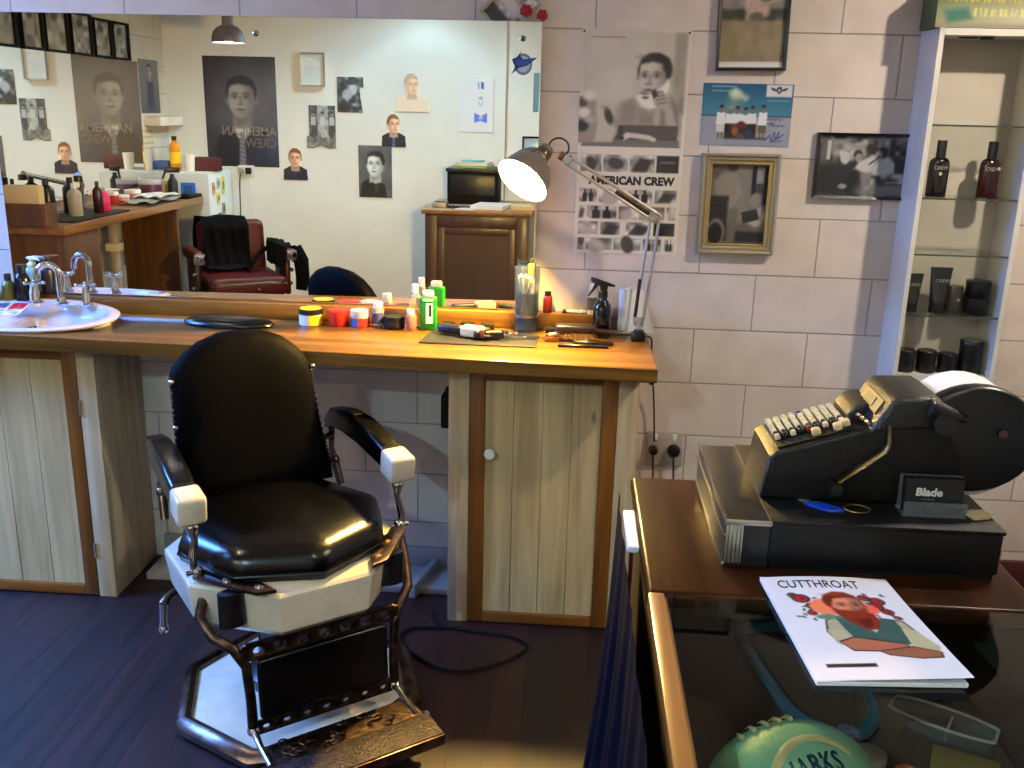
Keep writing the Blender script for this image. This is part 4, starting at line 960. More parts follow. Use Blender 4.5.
# silver framed sepia photo
p = Pic(.17, .24, 66, (.36, .33, .30)); p.blotch(.05, 6, 5); p.rect(.30, .02, .75, .75, (.46, .43, .39), .2); p.rect(.72, .03, .80, .40, (.07, .06, .06), .02); p.rect(.93, .03, 1, .5, (.08, .07, .07), .03); p.rect(.80, .05, .93, .30, (.50, .47, .44), .03); p.rect(.80, .24, .93, .36, (.24, .22, .21), .03)
p.poly([(.08, .22), (.2, .12), (.42, .10), (.52, .22), (.50, .40), (.36, .55), (.14, .55)], (.50, .46, .42), .08); p.ell(.38, .05, .09, .07, (.22, .18, .16), .05); p.poly([(.48, .22), (.58, .36), (.40, .55), (.32, .54), (.46, .38)], (.52, .48, .44), .04)
p.rect(.0, .40, .34, .95, (.10, .09, .085), .06); p.ell(.16, .85, .16, .24, (.42, .39, .36), .03); p.ell(.15, .87, .12, .19, (.09, .08, .08), .03); p.rect(.36, .55, .52, .95, (.38, .35, .32), .06)
p.ell(.80, .45, .10, .13, (.50, .46, .43), .05); p.poly([(.68, .60), (.92, .52), (1, .64), (.95, .76), (.70, .80)], (.62, .58, .55), .05); p.poly([(.58, .60), (.84, .55), (.90, .68), (.62, .74)], (.13, .12, .12), .03); p.ell(.66, .80, .14, .09, (.34, .31, .29), .06); p.rect(.5, .84, 1, .97, (.10, .09, .09), .05)
framed('framed_photo', .236, .304, .030, .024, SILVERF, p, PRINT, .378, -.002, 1.140, '-y', 'sepia photo in a broad silver and gold frame below the signed photo', inner=GILT, tilt=.006, gain=1.15)
# black framed photo of a barber at work
p = Pic(.266, .178, 104, (.30, .29, .28)); p.blotch(.34, 16, 6); p.rect(.02, .0, .12, .45, (.36, .34, .33), .03); p.rect(.09, .08, .13, .40, (.72, .70, .68), .01); p.rect(.0, .45, .45, 1, (.13, .12, .12), .1); p.rect(.24, .10, .52, .35, (.60, .58, .56), .05); p.blotch(.16, 16, 16, .24, .08, .6, .4)
p.ell(.30, .36, .055, .07, (.70, .68, .66), .02); p.ell(.44, .30, .05, .05, (.14, .13, .13), .02); p.ell(.45, .36, .04, .05, (.55, .50, .47), .02)
p.poly([(.40, .56), (.46, .42), (.60, .32), (.66, .34), (.60, .58), (.50, .64)], (.70, .68, .66), .03); p.ell(.60, .22, .065, .05, (.12, .11, .11), .02); p.ell(.71, .26, .06, .06, (.13, .12, .12), .02); p.ell(.67, .31, .04, .05, (.50, .46, .43), .02)
p.poly([(.55, .62), (.66, .42), (.78, .34), (.87, .46), (.86, .60), (.72, .66)], (.66, .64, .62), .03); p.line(.58, .46, .68, .33, .016, (.10, .09, .09)); p.poly([(.30, .72), (.42, .54), (.52, .62), (.46, .78), (.36, .92), (.28, .9)], (.09, .085, .085), .04); p.poly([(.48, .62), (.62, .60), (.58, .84), (.52, .88)], (.44, .42, .41), .04); p.ell(.30, .84, .05, .03, (.55, .53, .51), .02)
p.rect(.60, .80, 1, 1, (.42, .40, .39), .06); p.line(.78, .76, 1, .76, .014, (.62, .6, .58)); p.rect(.86, .36, .98, .55, (.12, .11, .11), .03)
framed('framed_photo', .281, .193, .0085, .018, mat('black frame', (.04, .03, .032), .35, coat=.2), p, PRINT, .716, -.002, 1.319, '-y', 'black framed photo of a barber cutting hair, beside the shelf unit', tilt=.004, gain=1.1)
# small framed picture standing tilted on top of the mirror, with two roses
p = Pic(.13, .094, 60, (.52, .47, .42)); p.blotch(.25, 9, 12); p.rect(0, 0, .3, 1, (.16, .14, .14), .1); p.ell(.55, .45, .14, .3, (.62, .58, .54), .1)
t = framed('framed_photo', .150, .112, .009, .012, SILVERF, p, PRINT, -.232, -.001, 1.753, '-y', 'small silver framed picture standing askew on top of the mirror', tilt=.75, glass=False)
def rose(loc, s, lean, label):
    t = thing('artificial_rose', label, 'flower', loc, 0, 'roses on the mirror top')
    k = MB()
    for i, (x, y, z, r) in enumerate([(0, 0, .004, .0085), (-.009, .001, .002, .0085), (.009, .001, .001, .0085), (0, -.006, -.002, .0085), (-.005, .0, .011, .007), (.006, -.001, .010, .007), (-.010, -.003, -.006, .0075), (.010, -.003, -.006, .0075), (0, -.004, -.009, .008)]):
        k.sphere((x * s, y * s, z * s), (r * s, r * .75 * s, r * .9 * s), ROSE, n=9)
    k.build('petals', t)
    k = MB(); k.tube([(lean[0] * .02 * s, 0, -.010 * s), (-.004, .004, -.0165)], .0018, LEAF, n=6); k.prism([(0, 0), (.010, .006), (.022, .0), (.010, -.006)], .0008, LEAF, Matrix.Translation((-.006, 0, -.014)) @ Matrix.Rotation(pi / 2, 4, 'X') @ Matrix.Rotation(lean[1], 4, 'Z')); k.build('stem', t)
rose((-.168, -.016, 1.836), 1.05, (0, 2.0), 'left red artificial rose beside the tilted frame on the mirror')
rose((-.120, -.020, 1.824), .95, (0, .3), 'right red artificial rose at the top corner of the mirror')

# ------------------------------------------------------------------ tall product shelf against the block wall
SHB = mat('shelf back cream', (.73, .68, .61), .55, var=.05, vscale=5)
t = thing('display_shelf', 'white open shelf unit with glass shelves of hair products at the right of the wall', 'shelf unit', (1.13, -.075, .74))
k = MB(); k.box((-.1425, 0, .53), (.015, .149, 1.06), WHITEPAINT, bev=.0015, seg=1); k.build('side_panel', t)
k = MB(); k.box((.1425, 0, .53), (.015, .149, 1.06), WHITEPAINT, bev=.0015, seg=1); k.build('side_panel', t)
k = MB(); k.box((0, 0, 1.05), (.27, .149, .018), WHITEPAINT); k.build('top_panel', t)
k = MB(); k.box((0, 0, .06), (.27, .149, .02), WHITEPAINT); k.build('bottom_panel', t)
k = MB(); k.box((0, .069, .56), (.27, .010, .98), SHB); k.build('back_panel', t)
k = MB(); k.lathe([(0, 0), (.020, 0), (.018, -.006), (0, -.007)], BLACK, c=(.0, -.02, 1.041), n=18); k.box((-.05, -.02, 1.039), (.05, .012, .004), BLACK); k.build('cabinet_light', t)
for z in (1.541, 1.337, 1.175, .993):
    k = MB(); k.box((0, -.006, z - .74), (.268, .130, .005), SHELFGLASS); k.box((0, -.0715, z - .74), (.268, .001, .005), GLASSEDGE); k.build('glass_shelf', t)
for zz in (1.72, 1.70, 1.60):
    pass
def crew(parent, x, y, z, s, m=DIMINK, t='CREW'):
    return text('lettering', t, s, m, parent, frame_M((x, y, z), (1, 0, 0), (0, 0, 1)), align='CENTER', bold=.0002, ext=.0003)
def flat_bottle(x, y, z, m, label):
    t = thing('shampoo_bottle', label, 'bottle', (x, y, z))
    k = MB(); k.lathe([(0, 0), (.0275, 0), (.0290, .003), (.0290, .090), (.0278, .100), (.0225, .108), (.0135, .1125), (0, .113)], m, n=28, sy=.62); k.build('bottle_body', t)
    k = MB(); k.lathe([(0, .110), (.0135, .110), (.0135, .157), (.0125, .160), (0, .160)], BLACK, n=20, sy=.9); k.build('cap', t)
    crew(t, 0, -.0185, .078, .014)
    k = MB(); k.lathe([(0, 0), (.005, 0), (.005, .0006), (0, .0006)], mat('pale dot', (.72, .66, .58), .5), M=Matrix.Translation((.0 if m is DKBROWNB else .019, -.0178 if m is DKBROWNB else -.0135, .066 if m is DKBROWNB else .084)) @ Matrix.Rotation(pi / 2, 4, 'X'), n=14); k.build('seal', t)
flat_bottle(1.050, -.095, 1.3398, DKBROWNB, 'black brown product bottle at the left end of the upper glass shelf')
flat_bottle(1.198, -.085, 1.3398, REDBROWNB, 'red brown product bottle at the right of the upper glass shelf')
def squeeze_tube(x, y, z, w, h, m, label):
    t = thing('squeeze_tube', label, 'tube', (x, y, z))
    k = MB(); k.lathe([(0, 0), (w * .36, 0), (w * .36, h * .22), (0, h * .22)], BLACK, n=22, sy=.8); k.build('cap', t)
    k = MB()
    k.rings([[(w * (.36 + .14 * u) * cos(a), w * (.32 * (1 - u) + .02) * sin(a), h * (.22 + .78 * u)) for a in np.linspace(0, 2 * pi, 22, endpoint=False)] for u in np.linspace(0, 1, 7)], m); k.build('tube_body', t)
    crew(t, w * .02, -w * .24, h * .68, h * .11)
    return t
squeeze_tube(1.026, -.085, .9958, .058, .115, GREYTUBE, 'shorter dark grey tube at the left end of the lower glass shelf')
squeeze_tube(1.105, -.085, .9958, .066, .136, GREYTUBE, 'taller dark grey tube, second on the lower glass shelf')
k = thing('cream_pot', 'olive grey pot with silver dot, right of the taller tube', 'pot', (1.160, -.060, .9958))
b = MB(); b.lathe([(0, 0), (.025, 0), (.026, .004), (.026, .070), (.024, .078), (0, .078)], OLIVETUBE, n=24); b.build('pot_body', k)
b = MB(); b.lathe([(0, 0), (.005, 0), (.005, .0008), (0, .0008)], CHROME, M=Matrix.Translation((.006, -.0258, .038)) @ Matrix.Rotation(pi / 2, 4, 'X'), n=12); b.build('seal', k)
POT = mat('black pot', (.035, .033, .036), .35); POTLID = mat('black pot lid', (.05, .048, .05), .3)
jar('styling_pot', (1.219, -.085, .9958), .036, .050, POT, POTLID, 'lower of the two stacked black pots at the right end of the lower glass shelf', .35)
jar('styling_pot', (1.219, -.085, 1.0462), .036, .050, POT, POTLID, 'upper of the two stacked black pots at the right end of the lower glass shelf', .3)
for x, h, lb in ((1.030, .068, 'black pot at the left end of the bottom shelf'), (1.093, .068, 'black pot second from the left on the bottom shelf'), (1.157, .060, 'lowest black pot, third on the bottom shelf')):
    jar('styling_pot', (x, -.095, .8104), .030, h, POT, POTLID, lb, .34, group='pots on the bottom shelf')
jar('tall_pot', (1.222, -.095, .8104), .034, .105, POT, POTLID, 'tall black pot with grey lid disc at the right end of the bottom shelf', .16, top_m=mat('grey disc', (.30, .29, .29), .4))
# green box lying on the shelf unit
p = Pic(.40, .115, 150, (.30, .33, .16)); p.vgrad((.30, .36, .16), (.52, .52, .38), .2, 1); p.ell(.62, .75, .45, .10, (.70, .66, .56), .2); p.poly([(.05, .62), (.20, .55), (.24, .80), (.08, .9)], (.22, .42, .36), .04); p.rect(0, .92, 1, 1, (.55, .50, .42), .02)
r = np.random.RandomState(3)
for row, (yy, x0, hh, cc) in enumerate([(.30, .08, .26, (.86, .72, .12)), (.66, .24, .18, (.80, .78, .44))]):
    x = x0
    while x < (.92 if row == 0 else .6):
        w = .022 + r.rand() * .012; 
        for q in range(r.randint(1, 4)):
            a, c = r.rand(2); p.line(x + w * a * .8, yy - hh * .5 * (.6 + .4 * r.rand()), x + w * c * .8, yy + hh * .5 * (.6 + .4 * r.rand()), .008, cc)
        x += w + (.02 if r.rand() < .2 else .006)
t = thing('carton', 'green box with yellow lettering lying on top of the shelf unit', 'box', (1.165, -.085, 1.8))
k = MB(); k.box((0, .0, .0585), (.40, .126, .117), mat('green card', (.24, .30, .16), .5), bev=.002, seg=1); k.build('carton_body', t)
p.build('printed_front', PRINTG, frame_M((-.2, -.0634, .0005), (1, 0, 0), (0, 0, 1)), parent=t, thick=.0008)

# ------------------------------------------------------------------ shop counter with display case
CZ = .88
t = thing('display_counter', 'shop counter with varnished top and glass topped display case', 'counter', (.40, -1.80, 0))
X0, X1, YA, YM, YE = -.272, .300, .525, .062, -.56         # local extents
k = MB(); k.box(((X0 + X1) / 2, (YA + YM) / 2, CZ - .014), (X1 - X0, YA - YM, .028), COUNTERWOOD, bev=.009, seg=4); k.build('wooden_top', t)
k = MB(); k.box((X0 + .013, (YM + YE) / 2, CZ - .012), (.024, YM - YE, .026), RAILWOOD, bev=.003); k.box((X0 + .024, (YM + YE) / 2, CZ - .016), (.010, YM - YE, .020), RAILWOOD, bev=.002); k.build('side_rail', t)
k = MB(); k.box((X1 - .013, (YM + YE) / 2, CZ - .012), (.024, YM - YE, .026), RAILWOOD, bev=.003); k.build('side_rail', t)
k = MB(); k.box(((X0 + X1) / 2, YE, CZ - .012), (X1 - X0, .024, .026), RAILWOOD, bev=.003); k.build('front_rail', t)
k = MB(); k.box(((X0 + X1) / 2, (YM + YE) / 2, CZ - .003), (X1 - X0 - .056, YM - YE - .01, .006), CASEGLASS); k.build('glass_top', t)
CASEIN = mat('case interior', (.28, .23, .20), .6)
k = MB()
k.box((X0 + .022, (YA + YE) / 2, .43), (.016, YA - YE - .02, .84), CASEIN); k.box((X1 - .012, (YA + YE) / 2, .43), (.016, YA - YE - .02, .84), CASEIN)
k.box(((X0 + X1) / 2, YA - .012, .43), (X1 - X0 - .04, .016, .84), CASEIN); k.box(((X0 + X1) / 2, (YA + YE) / 2, .05), (X1 - X0 - .04, YA - YE - .04, .1), CASEIN)
k.box(((X0 + X1) / 2, YE + .01, .31), (X1 - X0 - .04, .016, .60), CASEIN); k.build('case_body', t)
k = MB(); k.box(((X0 + X1) / 2, (YA + YE) / 2, .640), (X1 - X0 - .05, YA - YE - .04, .012), mat('case shelf lining', (.30, .24, .21), .6)); k.build('case_shelf', t)
k = MB(); k.box(((X0 + X1) / 2, YE + .004, .74), (X1 - X0 - .05, .005, .24), CASEGLASS); k.build('front_pane', t)
# curtain along the side of the counter
k = MB()
def cur(u, v):
    f = sin(u * 62) * .55 + sin(u * 27 + 1.3) * .45
    out = .006 + .018 * v + .055 * v * v * (1 - .5 * u)
    return (.112 - out + f * (.002 + .015 * v), -1.285 - u * 1.05, .850 - .84 * v)
k.grid(cur, 150, 14, NAVY)
k.build('curtain', label='navy curtain hanging down the left side of the shop counter', cat='curtain')
k = MB(); k.box((0, 0, 0), (.020, .15, .012), mat('pale folded card', (.80, .82, .86), .5), bev=.002, seg=1); k.build('price_card', loc=(.1175, -1.50, .868), label='small pale card tucked along the left edge of the counter above the curtain', cat='card')

# till drawer and old cash register
t = thing('till_drawer', 'black till drawer with grey metal front on the counter under the cash register', 'till drawer', (.455, -1.475, CZ + .0006))
k = MB(); k.box((.0345, 0, .043), (.345, .345, .068), TILLBLACK, bev=.004); k.box((.0345, 0, .079), (.349, .349, .007), TILLBLACK, bev=.002); k.box((.0345, 0, .006), (.335, .335, .012), BLACKM); k.build('drawer_body', t)
k = MB(); k.box((-.172, 0, .041), (.068, .346, .076), GREYLID, bev=.003); k.build('drawer_front', t)
k = MB()
k.box((-.2055, 0, .0785), (.004, .349, .007), CHROME, bev=.0015); k.box((-.2065, 0, .055), (.004, .345, .006), CHROME, bev=.0015); k.box((-.2055, 0, .006), (.006, .349, .010), CHROME, bev=.0015)
k.box((-.172, -.174, .0775), (.070, .004, .008), STEEL, bev=.001); k.box((-.192, -.174, .042), (.026, .003, .064), STEEL, bev=.001)
for i in range(4): k.box((-.201 + i * .006, -.1755, .042), (.0018, .002, .064), CHROME)
k.build('metal_trim', t)

ty = .0
t = thing('cash_register', 'old black crinkle finished cash register with ivory keys on the till drawer', 'cash register', (.455, -1.455, CZ + .0828))
Rx = lambda x: x - .455
Rz = lambda z: z - (CZ + .0828)
def prof(pts, y0, y1, m, bev=.006, seg=3):
    k.prism([(Rx(a), Rz(c)) for a, c in pts], y1 - y0, m, Matrix(((1, 0, 0, 0), (0, 0, -1, -y0), (0, 1, 0, 0), (0, 0, 0, 1))) if False else frame_M((0, y1, 0), (1, 0, 0), (0, 0, 1)), bev=bev, seg=seg)
# prism extrudes towards -y here (x right, z up, normal = -y)
k = MB()
prof([(.314, .9632), (.324, 1.034), (.334, 1.041), (.461, 1.083), (.520, 1.100), (.62, 1.09), (.615, .9632)], -.105, .038, TILLBLACK)
k.build('main_body', t)
k = MB()
prof([(.470, 1.080), (.482, 1.098), (.500, 1.131), (.512, 1.140), (.570, 1.142), (.600, 1.125), (.595, 1.094)], -.108, .034, CHARCOAL, .008)
k.build('indicator_housing', t)
k = MB()
prof([(.485, 1.075), (.452, 1.078), (.452, 1.092), (.466, 1.108), (.490, 1.112)], -.050, .036, CHARCOAL, .005); k.build('side_housing', t)
k = MB(); a = math.atan2(.033, .018)
k.box((Rx(.4935), -.038, Rz(1.1155)), (.0265, .092, .0090), mat('amber name plate', (.40, .31, .15), .6), rot=(0, -a, 0), bev=.001, seg=1)
k.box((Rx(.4925), -.036, Rz(1.116)), (.0165, .042, .0092), mat('plate emblem', (.30, .23, .12), .6), rot=(0, -a, 0)); k.build('name_plate', t)
k = MB(); dr = []
for ang in np.linspace(158, -95, 24): dr.append((.636 + .100 * cos(radians(ang)), 1.075 + .087 * sin(radians(ang))))
dr += [(.612, .992), (.605, 1.05), (.575, 1.10)]
prof(dr, -.106, -.072, BLACK, .010)
prof([(.60, 1.10), (.60, 1.0), (.66, .992), (.72, 1.02), (.735, 1.09)], -.072, .036, BLACK, .010); k.build('paper_housing', t)
k = MB()
k.prism([(Rx(.645 + .094 * cos(radians(q))), Rz(1.062 + .092 * sin(radians(q)))) for q in np.linspace(0, 348, 30)], .092, PAPER, frame_M((0, .024, 0), (1, 0, 0), (0, 0, 1))); k.build('paper_roll', t)
k = MB()
k.tube([(Rx(.556), -.113, Rz(1.130)), (Rx(.612), -.113, Rz(1.112))], [.015, .006], CHARCOAL, n=12); k.build('feed_lever', t); k = MB(); k.cyl((Rx(.580), -.100, Rz(1.106)), (Rx(.580), -.124, Rz(1.106)), .018, CHARCOAL, n=22)
k.build('feed_knob', t)
k = MB(); k.cyl((Rx(.672), -.100, Rz(1.090)), (Rx(.672), -.112, Rz(1.090)), .007, OLDCHROME, n=12); k.build('side_screw', t)
# keyboard: dark bed with columns of ivory keys
kd = (Vector((.461, 0, 1.083)) - Vector((.334, 0, 1.041))).normalized(); kn = Vector((-kd.z, 0, kd.x))
KM = frame_M((Rx(.338), .090, Rz(1.048)), kd, (0, -1, 0))       # local x up the slope, y to the near side
KM = Matrix(((kd.x, 0, kn.x, Rx(.334)), (0, -1, 0, .030), (kd.z, 0, kn.z, Rz(1.041)), (0, 0, 0, 1)))
k = MB(); k.box((.066, .062, .001), (.122, .116, .004), BLACKM, M=KM); k.build('key_bed', t)
BLUEKEY = mat('blue key', (.10, .16, .40), .35); PINKKEY = mat('red brown key', (.45, .16, .12), .35); GREYKEY = mat('dark key', (.06, .055, .055), .35)
MOTORKEY = mat('motor bar key', (.80, .70, .48), .35)
for c in range(9):
    for r_ in range(9):
        x = .012 + c * .0130; y = .009 + r_ * .0112
        if r_ < 6: m = BLUEKEY if (c, r_) == (4, 0) else KEYCAP
        elif r_ == 6: m = GREYKEY
        elif r_ == 7: m = PINKKEY if c == 4 else (GREYKEY if c % 2 else KEYCAP)
        else: continue
        q = MB(); q.box((x, y, .008), (.0098, .0092, .009), m, bev=.0014, seg=1, M=KM, taper=(.8, .8)); q.build('key', t)
for x, y in ((.070, .100), (.104, .102), (.118, .094)):
    q = MB(); q.box((x, y + .010, .009), (.013, .014, .012), MOTORKEY, bev=.002, seg=1, M=KM); q.build('motor_key', t)
for i in range(5):
    q = MB(); q.box((Rx(.468 + i * .001), -.056 - i * .009, Rz(1.094)), (.006, .005, .010), CHROME if i % 2 == 0 else BLACK, bev=.001, seg=1, rot=(0, -.9, 0)); q.build('indicator_wheel', t)
k = MB()
k.tube([(Rx(.500), -.108, Rz(1.096)), (Rx(.502), -.113, Rz(1.066)), (Rx(.496), -.114, Rz(1.054)), (Rx(.425), -.114, Rz(.994))], .0085, BRASS, n=10, flat=(1.0, .45)); k.build('crank_arm', t)
k = MB(); k.cyl((Rx(.425), -.108, Rz(.994)), (Rx(.425), -.134, Rz(.994)), .010, BLACK, n=16); k.build('crank_handle', t)

# things lying on the till drawer
ZT = CZ + .0826
t = thing('card_holder', 'clear card holder of black business cards standing on the till drawer', 'card holder', (.572, -1.596, ZT))
k = MB(); k.box((0, .010, .0015), (.096, .040, .003), CLEARP); k.box((0, -.010, .013), (.096, .002, .024), CLEARP); k.box((0, .022, .030), (.096, .002, .058), CLEARP); k.build('holder', t)
k = MB()
for i in range(5): k.box((0, .016 - i * .0035, .031), (.088, .0012, .054), mat('black card', (.035, .03, .04), .45) if i == 0 else k.mats[0], rot=(-.12, 0, 0))
k.build('business_cards', t)
text('lettering', 'Blade', .0185, WHITEINK, t, frame_M((-.010, -.0022, .033), (1, 0, 0), (0, -.12, 1)), bold=.0007, align='CENTER', ext=.0002)
text('lettering', 'BARBERS', .0052, DIMINK, t, frame_M((-.010, -.0016, .025), (1, 0, 0), (0, -.12, 1)), align='CENTER', ext=.0002)
t = thing('key_ring', 'keys with a blue plastic tag lying on the till drawer', 'keys', (.415, -1.585, ZT))
k = MB(); k.prism([(-.035, .012), (-.012, .016), (.018, -.004), (.022, -.018), (.0, -.022), (-.024, -.004)], .004, BLUEP, bev=.001, seg=1); k.build('tag', t)
k = MB(); k.tube([(.044 + .020 * cos(a), -.006 + .016 * sin(a), .003) for a in np.linspace(0, 2 * pi, 22, endpoint=False)], .0014, BRASS, n=6, closed=True); k.build('ring', t)
k = MB(); k.lathe([(.006, 0), (.011, 0), (.011, .002), (.006, .002)], STEEL, c=(-.03, .03, 0), n=16); k.box((-.052, .036, .001), (.034, .007, .002), STEEL, rot=(0, 0, -.25)); k.build('key', t)
k = MB(); k.box((0, 0, .004), (.030, .022, .008), CREAM, bev=.001, seg=1, rot=(0, 0, .3)); k.prism([(-.014, .008), (.012, .008), (.0, .028)], .003, mat('grey scrap', (.45, .42, .38), .5)); k.build('paper_scrap', loc=(.642, -1.595, ZT), label='crumpled pale paper scrap right of the card holder on the till', cat='paper')

# magazine
p = Pic(.190, .272, 150, (.86, .85, .90))
TEALV = (.22, .34, .33); RB = (.52, .17, .11)
r = np.random.RandomState(5)
for cx, cy, q in ((.22, .25, .055), (.17, .21, .03), (.27, .33, .04), (.24, .40, .03), (.70, .24, .04), (.78, .27, .05), (.74, .33, .05), (.80, .38, .04), (.84, .44, .025)):
    p.ell(cx, cy, q * 1.25, q * 1.2, (.16, .20, .20), .01); p.ell(cx, cy, q * .9, q * .85, (.72, .16, .16), .01); p.ell(cx + .01, cy, q * .4, q * .4, (.45, .08, .10), .01)
for i in range(26):
    a = r.rand(); x = .13 + .22 * r.rand() if a < .5 else .68 + .22 * r.rand(); y = .19 + .28 * r.rand(); p.ell(x, y, .02, .01, (.20, .26, .24), .004, r.rand() * 180)
p.ell(.37, .34, .12, .12, (.92, .50, .34), .02); p.ell(.66, .36, .09, .08, (.90, .40, .34), .02)
for pts, c in (([(.30, .47), (.42, .43), (.60, .43), (.86, .47), (.90, .58), (.88, .70), (.30, .70), (.26, .58)], (.18, .15, .13)), ([(.31, .475), (.42, .44), (.60, .44), (.85, .478), (.885, .58), (.87, .69), (.31, .69), (.275, .58)], (.66, .63, .52)), ([(.38, .45), (.46, .445), (.60, .60), (.70, .45), (.80, .47), (.82, .70), (.44, .70), (.40, .56)], TEALV), ([(.46, .445), (.70, .45), (.61, .59)], (.80, .78, .72))): p.poly(pts, c, .008)
p.ell(.33, .44, .08, .035, (.36, .50, .44), .02)
p.head(.525, .325, .135, (.80, .50, .38), (.42, .14, .09), turn=.5, beard=RB, lit=-1, quiff=.15, neck=False)
p.poly([(.44, .40), (.50, .42), (.60, .40), (.68, .40), (.69, .48), (.64, .56), (.56, .57), (.47, .49)], RB, .012); p.poly([(.52, .47), (.64, .45), (.62, .53), (.56, .55)], (.36, .10, .08), .02)
for pts, c in (([(.27, .56), (.37, .57), (.42, .68), (.36, .74), (.28, .68)], (.70, .67, .56)), ([(.80, .55), (.89, .56), (.97, .72), (.92, .78), (.78, .73)], (.70, .68, .55)),
               ([(.30, .67), (.42, .63), (.74, .69), (.78, .73), (.60, .77), (.36, .76)], (.20, .12, .10)), ([(.31, .68), (.42, .64), (.74, .70), (.76, .73), (.60, .76), (.37, .75)], (.66, .40, .30)),
               ([(.52, .76), (.78, .715), (.95, .765), (.93, .82), (.78, .83), (.58, .80)], (.20, .12, .10)), ([(.54, .765), (.78, .725), (.94, .77), (.92, .81), (.78, .82), (.60, .795)], (.58, .36, .27))): p.poly(pts, c, .007)
p.rect(.12, .865, .45, .895, (.14, .12, .14), .006)
t = thing('magazine', 'magazine with a bearded man on its white cover lying on the counter glass', 'magazine', (.3185, -1.958, CZ + .0005), .075)
k = MB(); k.box((.095, .136, .0035), (.188, .270, .006), PAPER, bev=.0008, seg=1); k.build('pages', t)
o = p.build('cover', PRINTG, Matrix.Translation((0, 0, .0068)), parent=t, thick=.0005, edge=False)
for v in o.data.vertices:
    u, w = v.co.x / .19, 1 - v.co.y / .272
    v.co.z += .022 * max(0, u - .25) ** 2 * max(0, w - .2) ** 1.4 + .0035 * sin(u * pi) * (w > .0)
    v.co.x += .004 * u * w
o2 = text('lettering', 'CUTTHROAT', .032, INK, t, Matrix.Translation((.020, .236, .0115)), bold=.0002, sx=.62, ext=.0002)
for v in o2.data.vertices: v.co.z += .0033 * (sin((v.co.x + .022) / .19 * pi) - 1) - .0005

# inside the display case
ZS = .6465
t = thing('football', 'turquoise signed football with white laces inside the display case', 'football', (.302, -1.962, ZS + .086), 0)
TQ = mat('turquoise leather', (.47, .66, .53), .45, bump=.3, bscale=300); CRB = mat('cream panel', (.72, .66, .48), .5)
k = MB(); BMx = Matrix.Rotation(.42, 4, 'Z'); k.sphere((0, 0, 0), (.118, .082, .084), TQ, n=36, M=BMx); k.build('ball', t)
k = MB()
for i in range(5):
    u = -.055 + i * .018; z0 = .084 * math.sqrt(max(0, 1 - (u / .118) ** 2 - (.044 / .082) ** 2))
    k.tube([(u - .004, .030, z0 + .011), (u, .044, z0 + .0035), (u + .003, .056, z0 - .010)], .0032, CRB, n=6)
k.tube([(-.070, .042, .062), (-.03, .045, .070), (.03, .045, .069)], .0016, BLACKM, n=6)
for v in k.bm.verts: v.co = BMx @ v.co
k.build('laces', t)
k = MB()
arc = []
for i in range(14):
    a = -.5 + i / 13.; x = a * .11; y = -.012 - .9 * a * a * .1
    arc.append((x, y, .084 * math.sqrt(1 - (x / .118) ** 2 - (y / .082) ** 2) + .001))
k.tube(arc, .006, CRB, n=6, flat=(1, .3))
for v in k.bm.verts: v.co = BMx @ v.co
k.build('crest_band', t)
o = text('lettering', 'SHARKS', .030, mat('deep blue ink', (.05, .22, .36), .5), t, BMx @ Matrix.Translation((-.062, -.054, 0)), bold=.0008, sx=.9, ext=.0003)
for v in o.data.vertices:
    x, y = v.co.x - .062, v.co.y - .054
    v.co.z = .084 * math.sqrt(max(.02, 1 - (x / .118) ** 2 - (y / .082) ** 2)) + .0009
t = cable('lanyard', [(.43, -1.425, ZS + .012), (.36, -1.43, ZS + .012), (.328, -1.455, ZS + .012), (.335, -1.53, ZS + .012), (.352, -1.62, ZS + .012), (.372, -1.690, ZS + .012), (.42, -1.735, ZS + .012), (.47, -1.725, ZS + .012), (.500, -1.67, ZS + .012), (.505, -1.58, ZS + .012)], .0105, TEAL, 'turquoise tubing bent in a loop on the shelf of the display case', 'tubing', n=12)
k = MB(); k.prism([(-.045, -.03), (.02, -.045), (.045, -.01), (.035, .05), (-.03, .045)], .022, clear('plastic bag', (.9, .9, .88), .15, body=.30, bodycol=(.50, .46, .38)), bev=.006); k.build('plastic_bag', loc=(.512, -1.665, ZS), label='crumpled clear plastic bag in the middle of the display case', cat='bag')
t = thing('plastic_case', 'long clear plastic case with rounded ends at the right of the display case', 'plastic case', (.594, -1.70, ZS), -.55)
k = MB(); rr_ = [(.075 * (1 if cos(a) > 0 else -1) * min(1, abs(cos(a)) * 1.3) , .030 * sin(a)) for a in np.linspace(0, 2 * pi, 40, endpoint=False)]
k.rings([[(x * s, y * s, z) for x, y in rr_] for s, z in ((.94, 0), (1, .004), (1, .026), (.9, .026), (.9, .006))], CLEARP, cap=False); k.build('case_body', t)
k = MB(); k.tube([(x, y, .027) for x, y in rr_], .0028, mat('clear rim', (.62, .60, .58), .15), n=8, closed=True); k.box((.01, 0, .012), (.004, .05, .016), mat('divider', (.6, .6, .6), .2)); k.build('rim', t)
jar('product_tub', (.455, -1.800, ZS), .024, .030, mat('pale blue tub', (.55, .66, .74), .4), WHITEPLAS, 'pale blue and white tub lying right of the football', .3)
jar('product_tub', (.440, -1.745, ZS), .018, .026, mat('blue speckled tub', (.36, .42, .56), .4, var=.5, vscale=90), mat('speckled lid', (.45, .50, .62), .4, var=.5, vscale=90), 'small blue speckled tub behind the pale blue one', .3)
jar('product_tub', (.432, -1.850, ZS), .017, .028, mat('salmon tub', (.78, .48, .30), .4), SALMON, 'salmon lidded tub nearest the football', .4)
jar('product_tub', (.497, -1.835, ZS), .018, .028, mat('salmon tub b', (.78, .48, .30), .4), SALMON, 'salmon lidded tub right of the other salmon tub', .4)
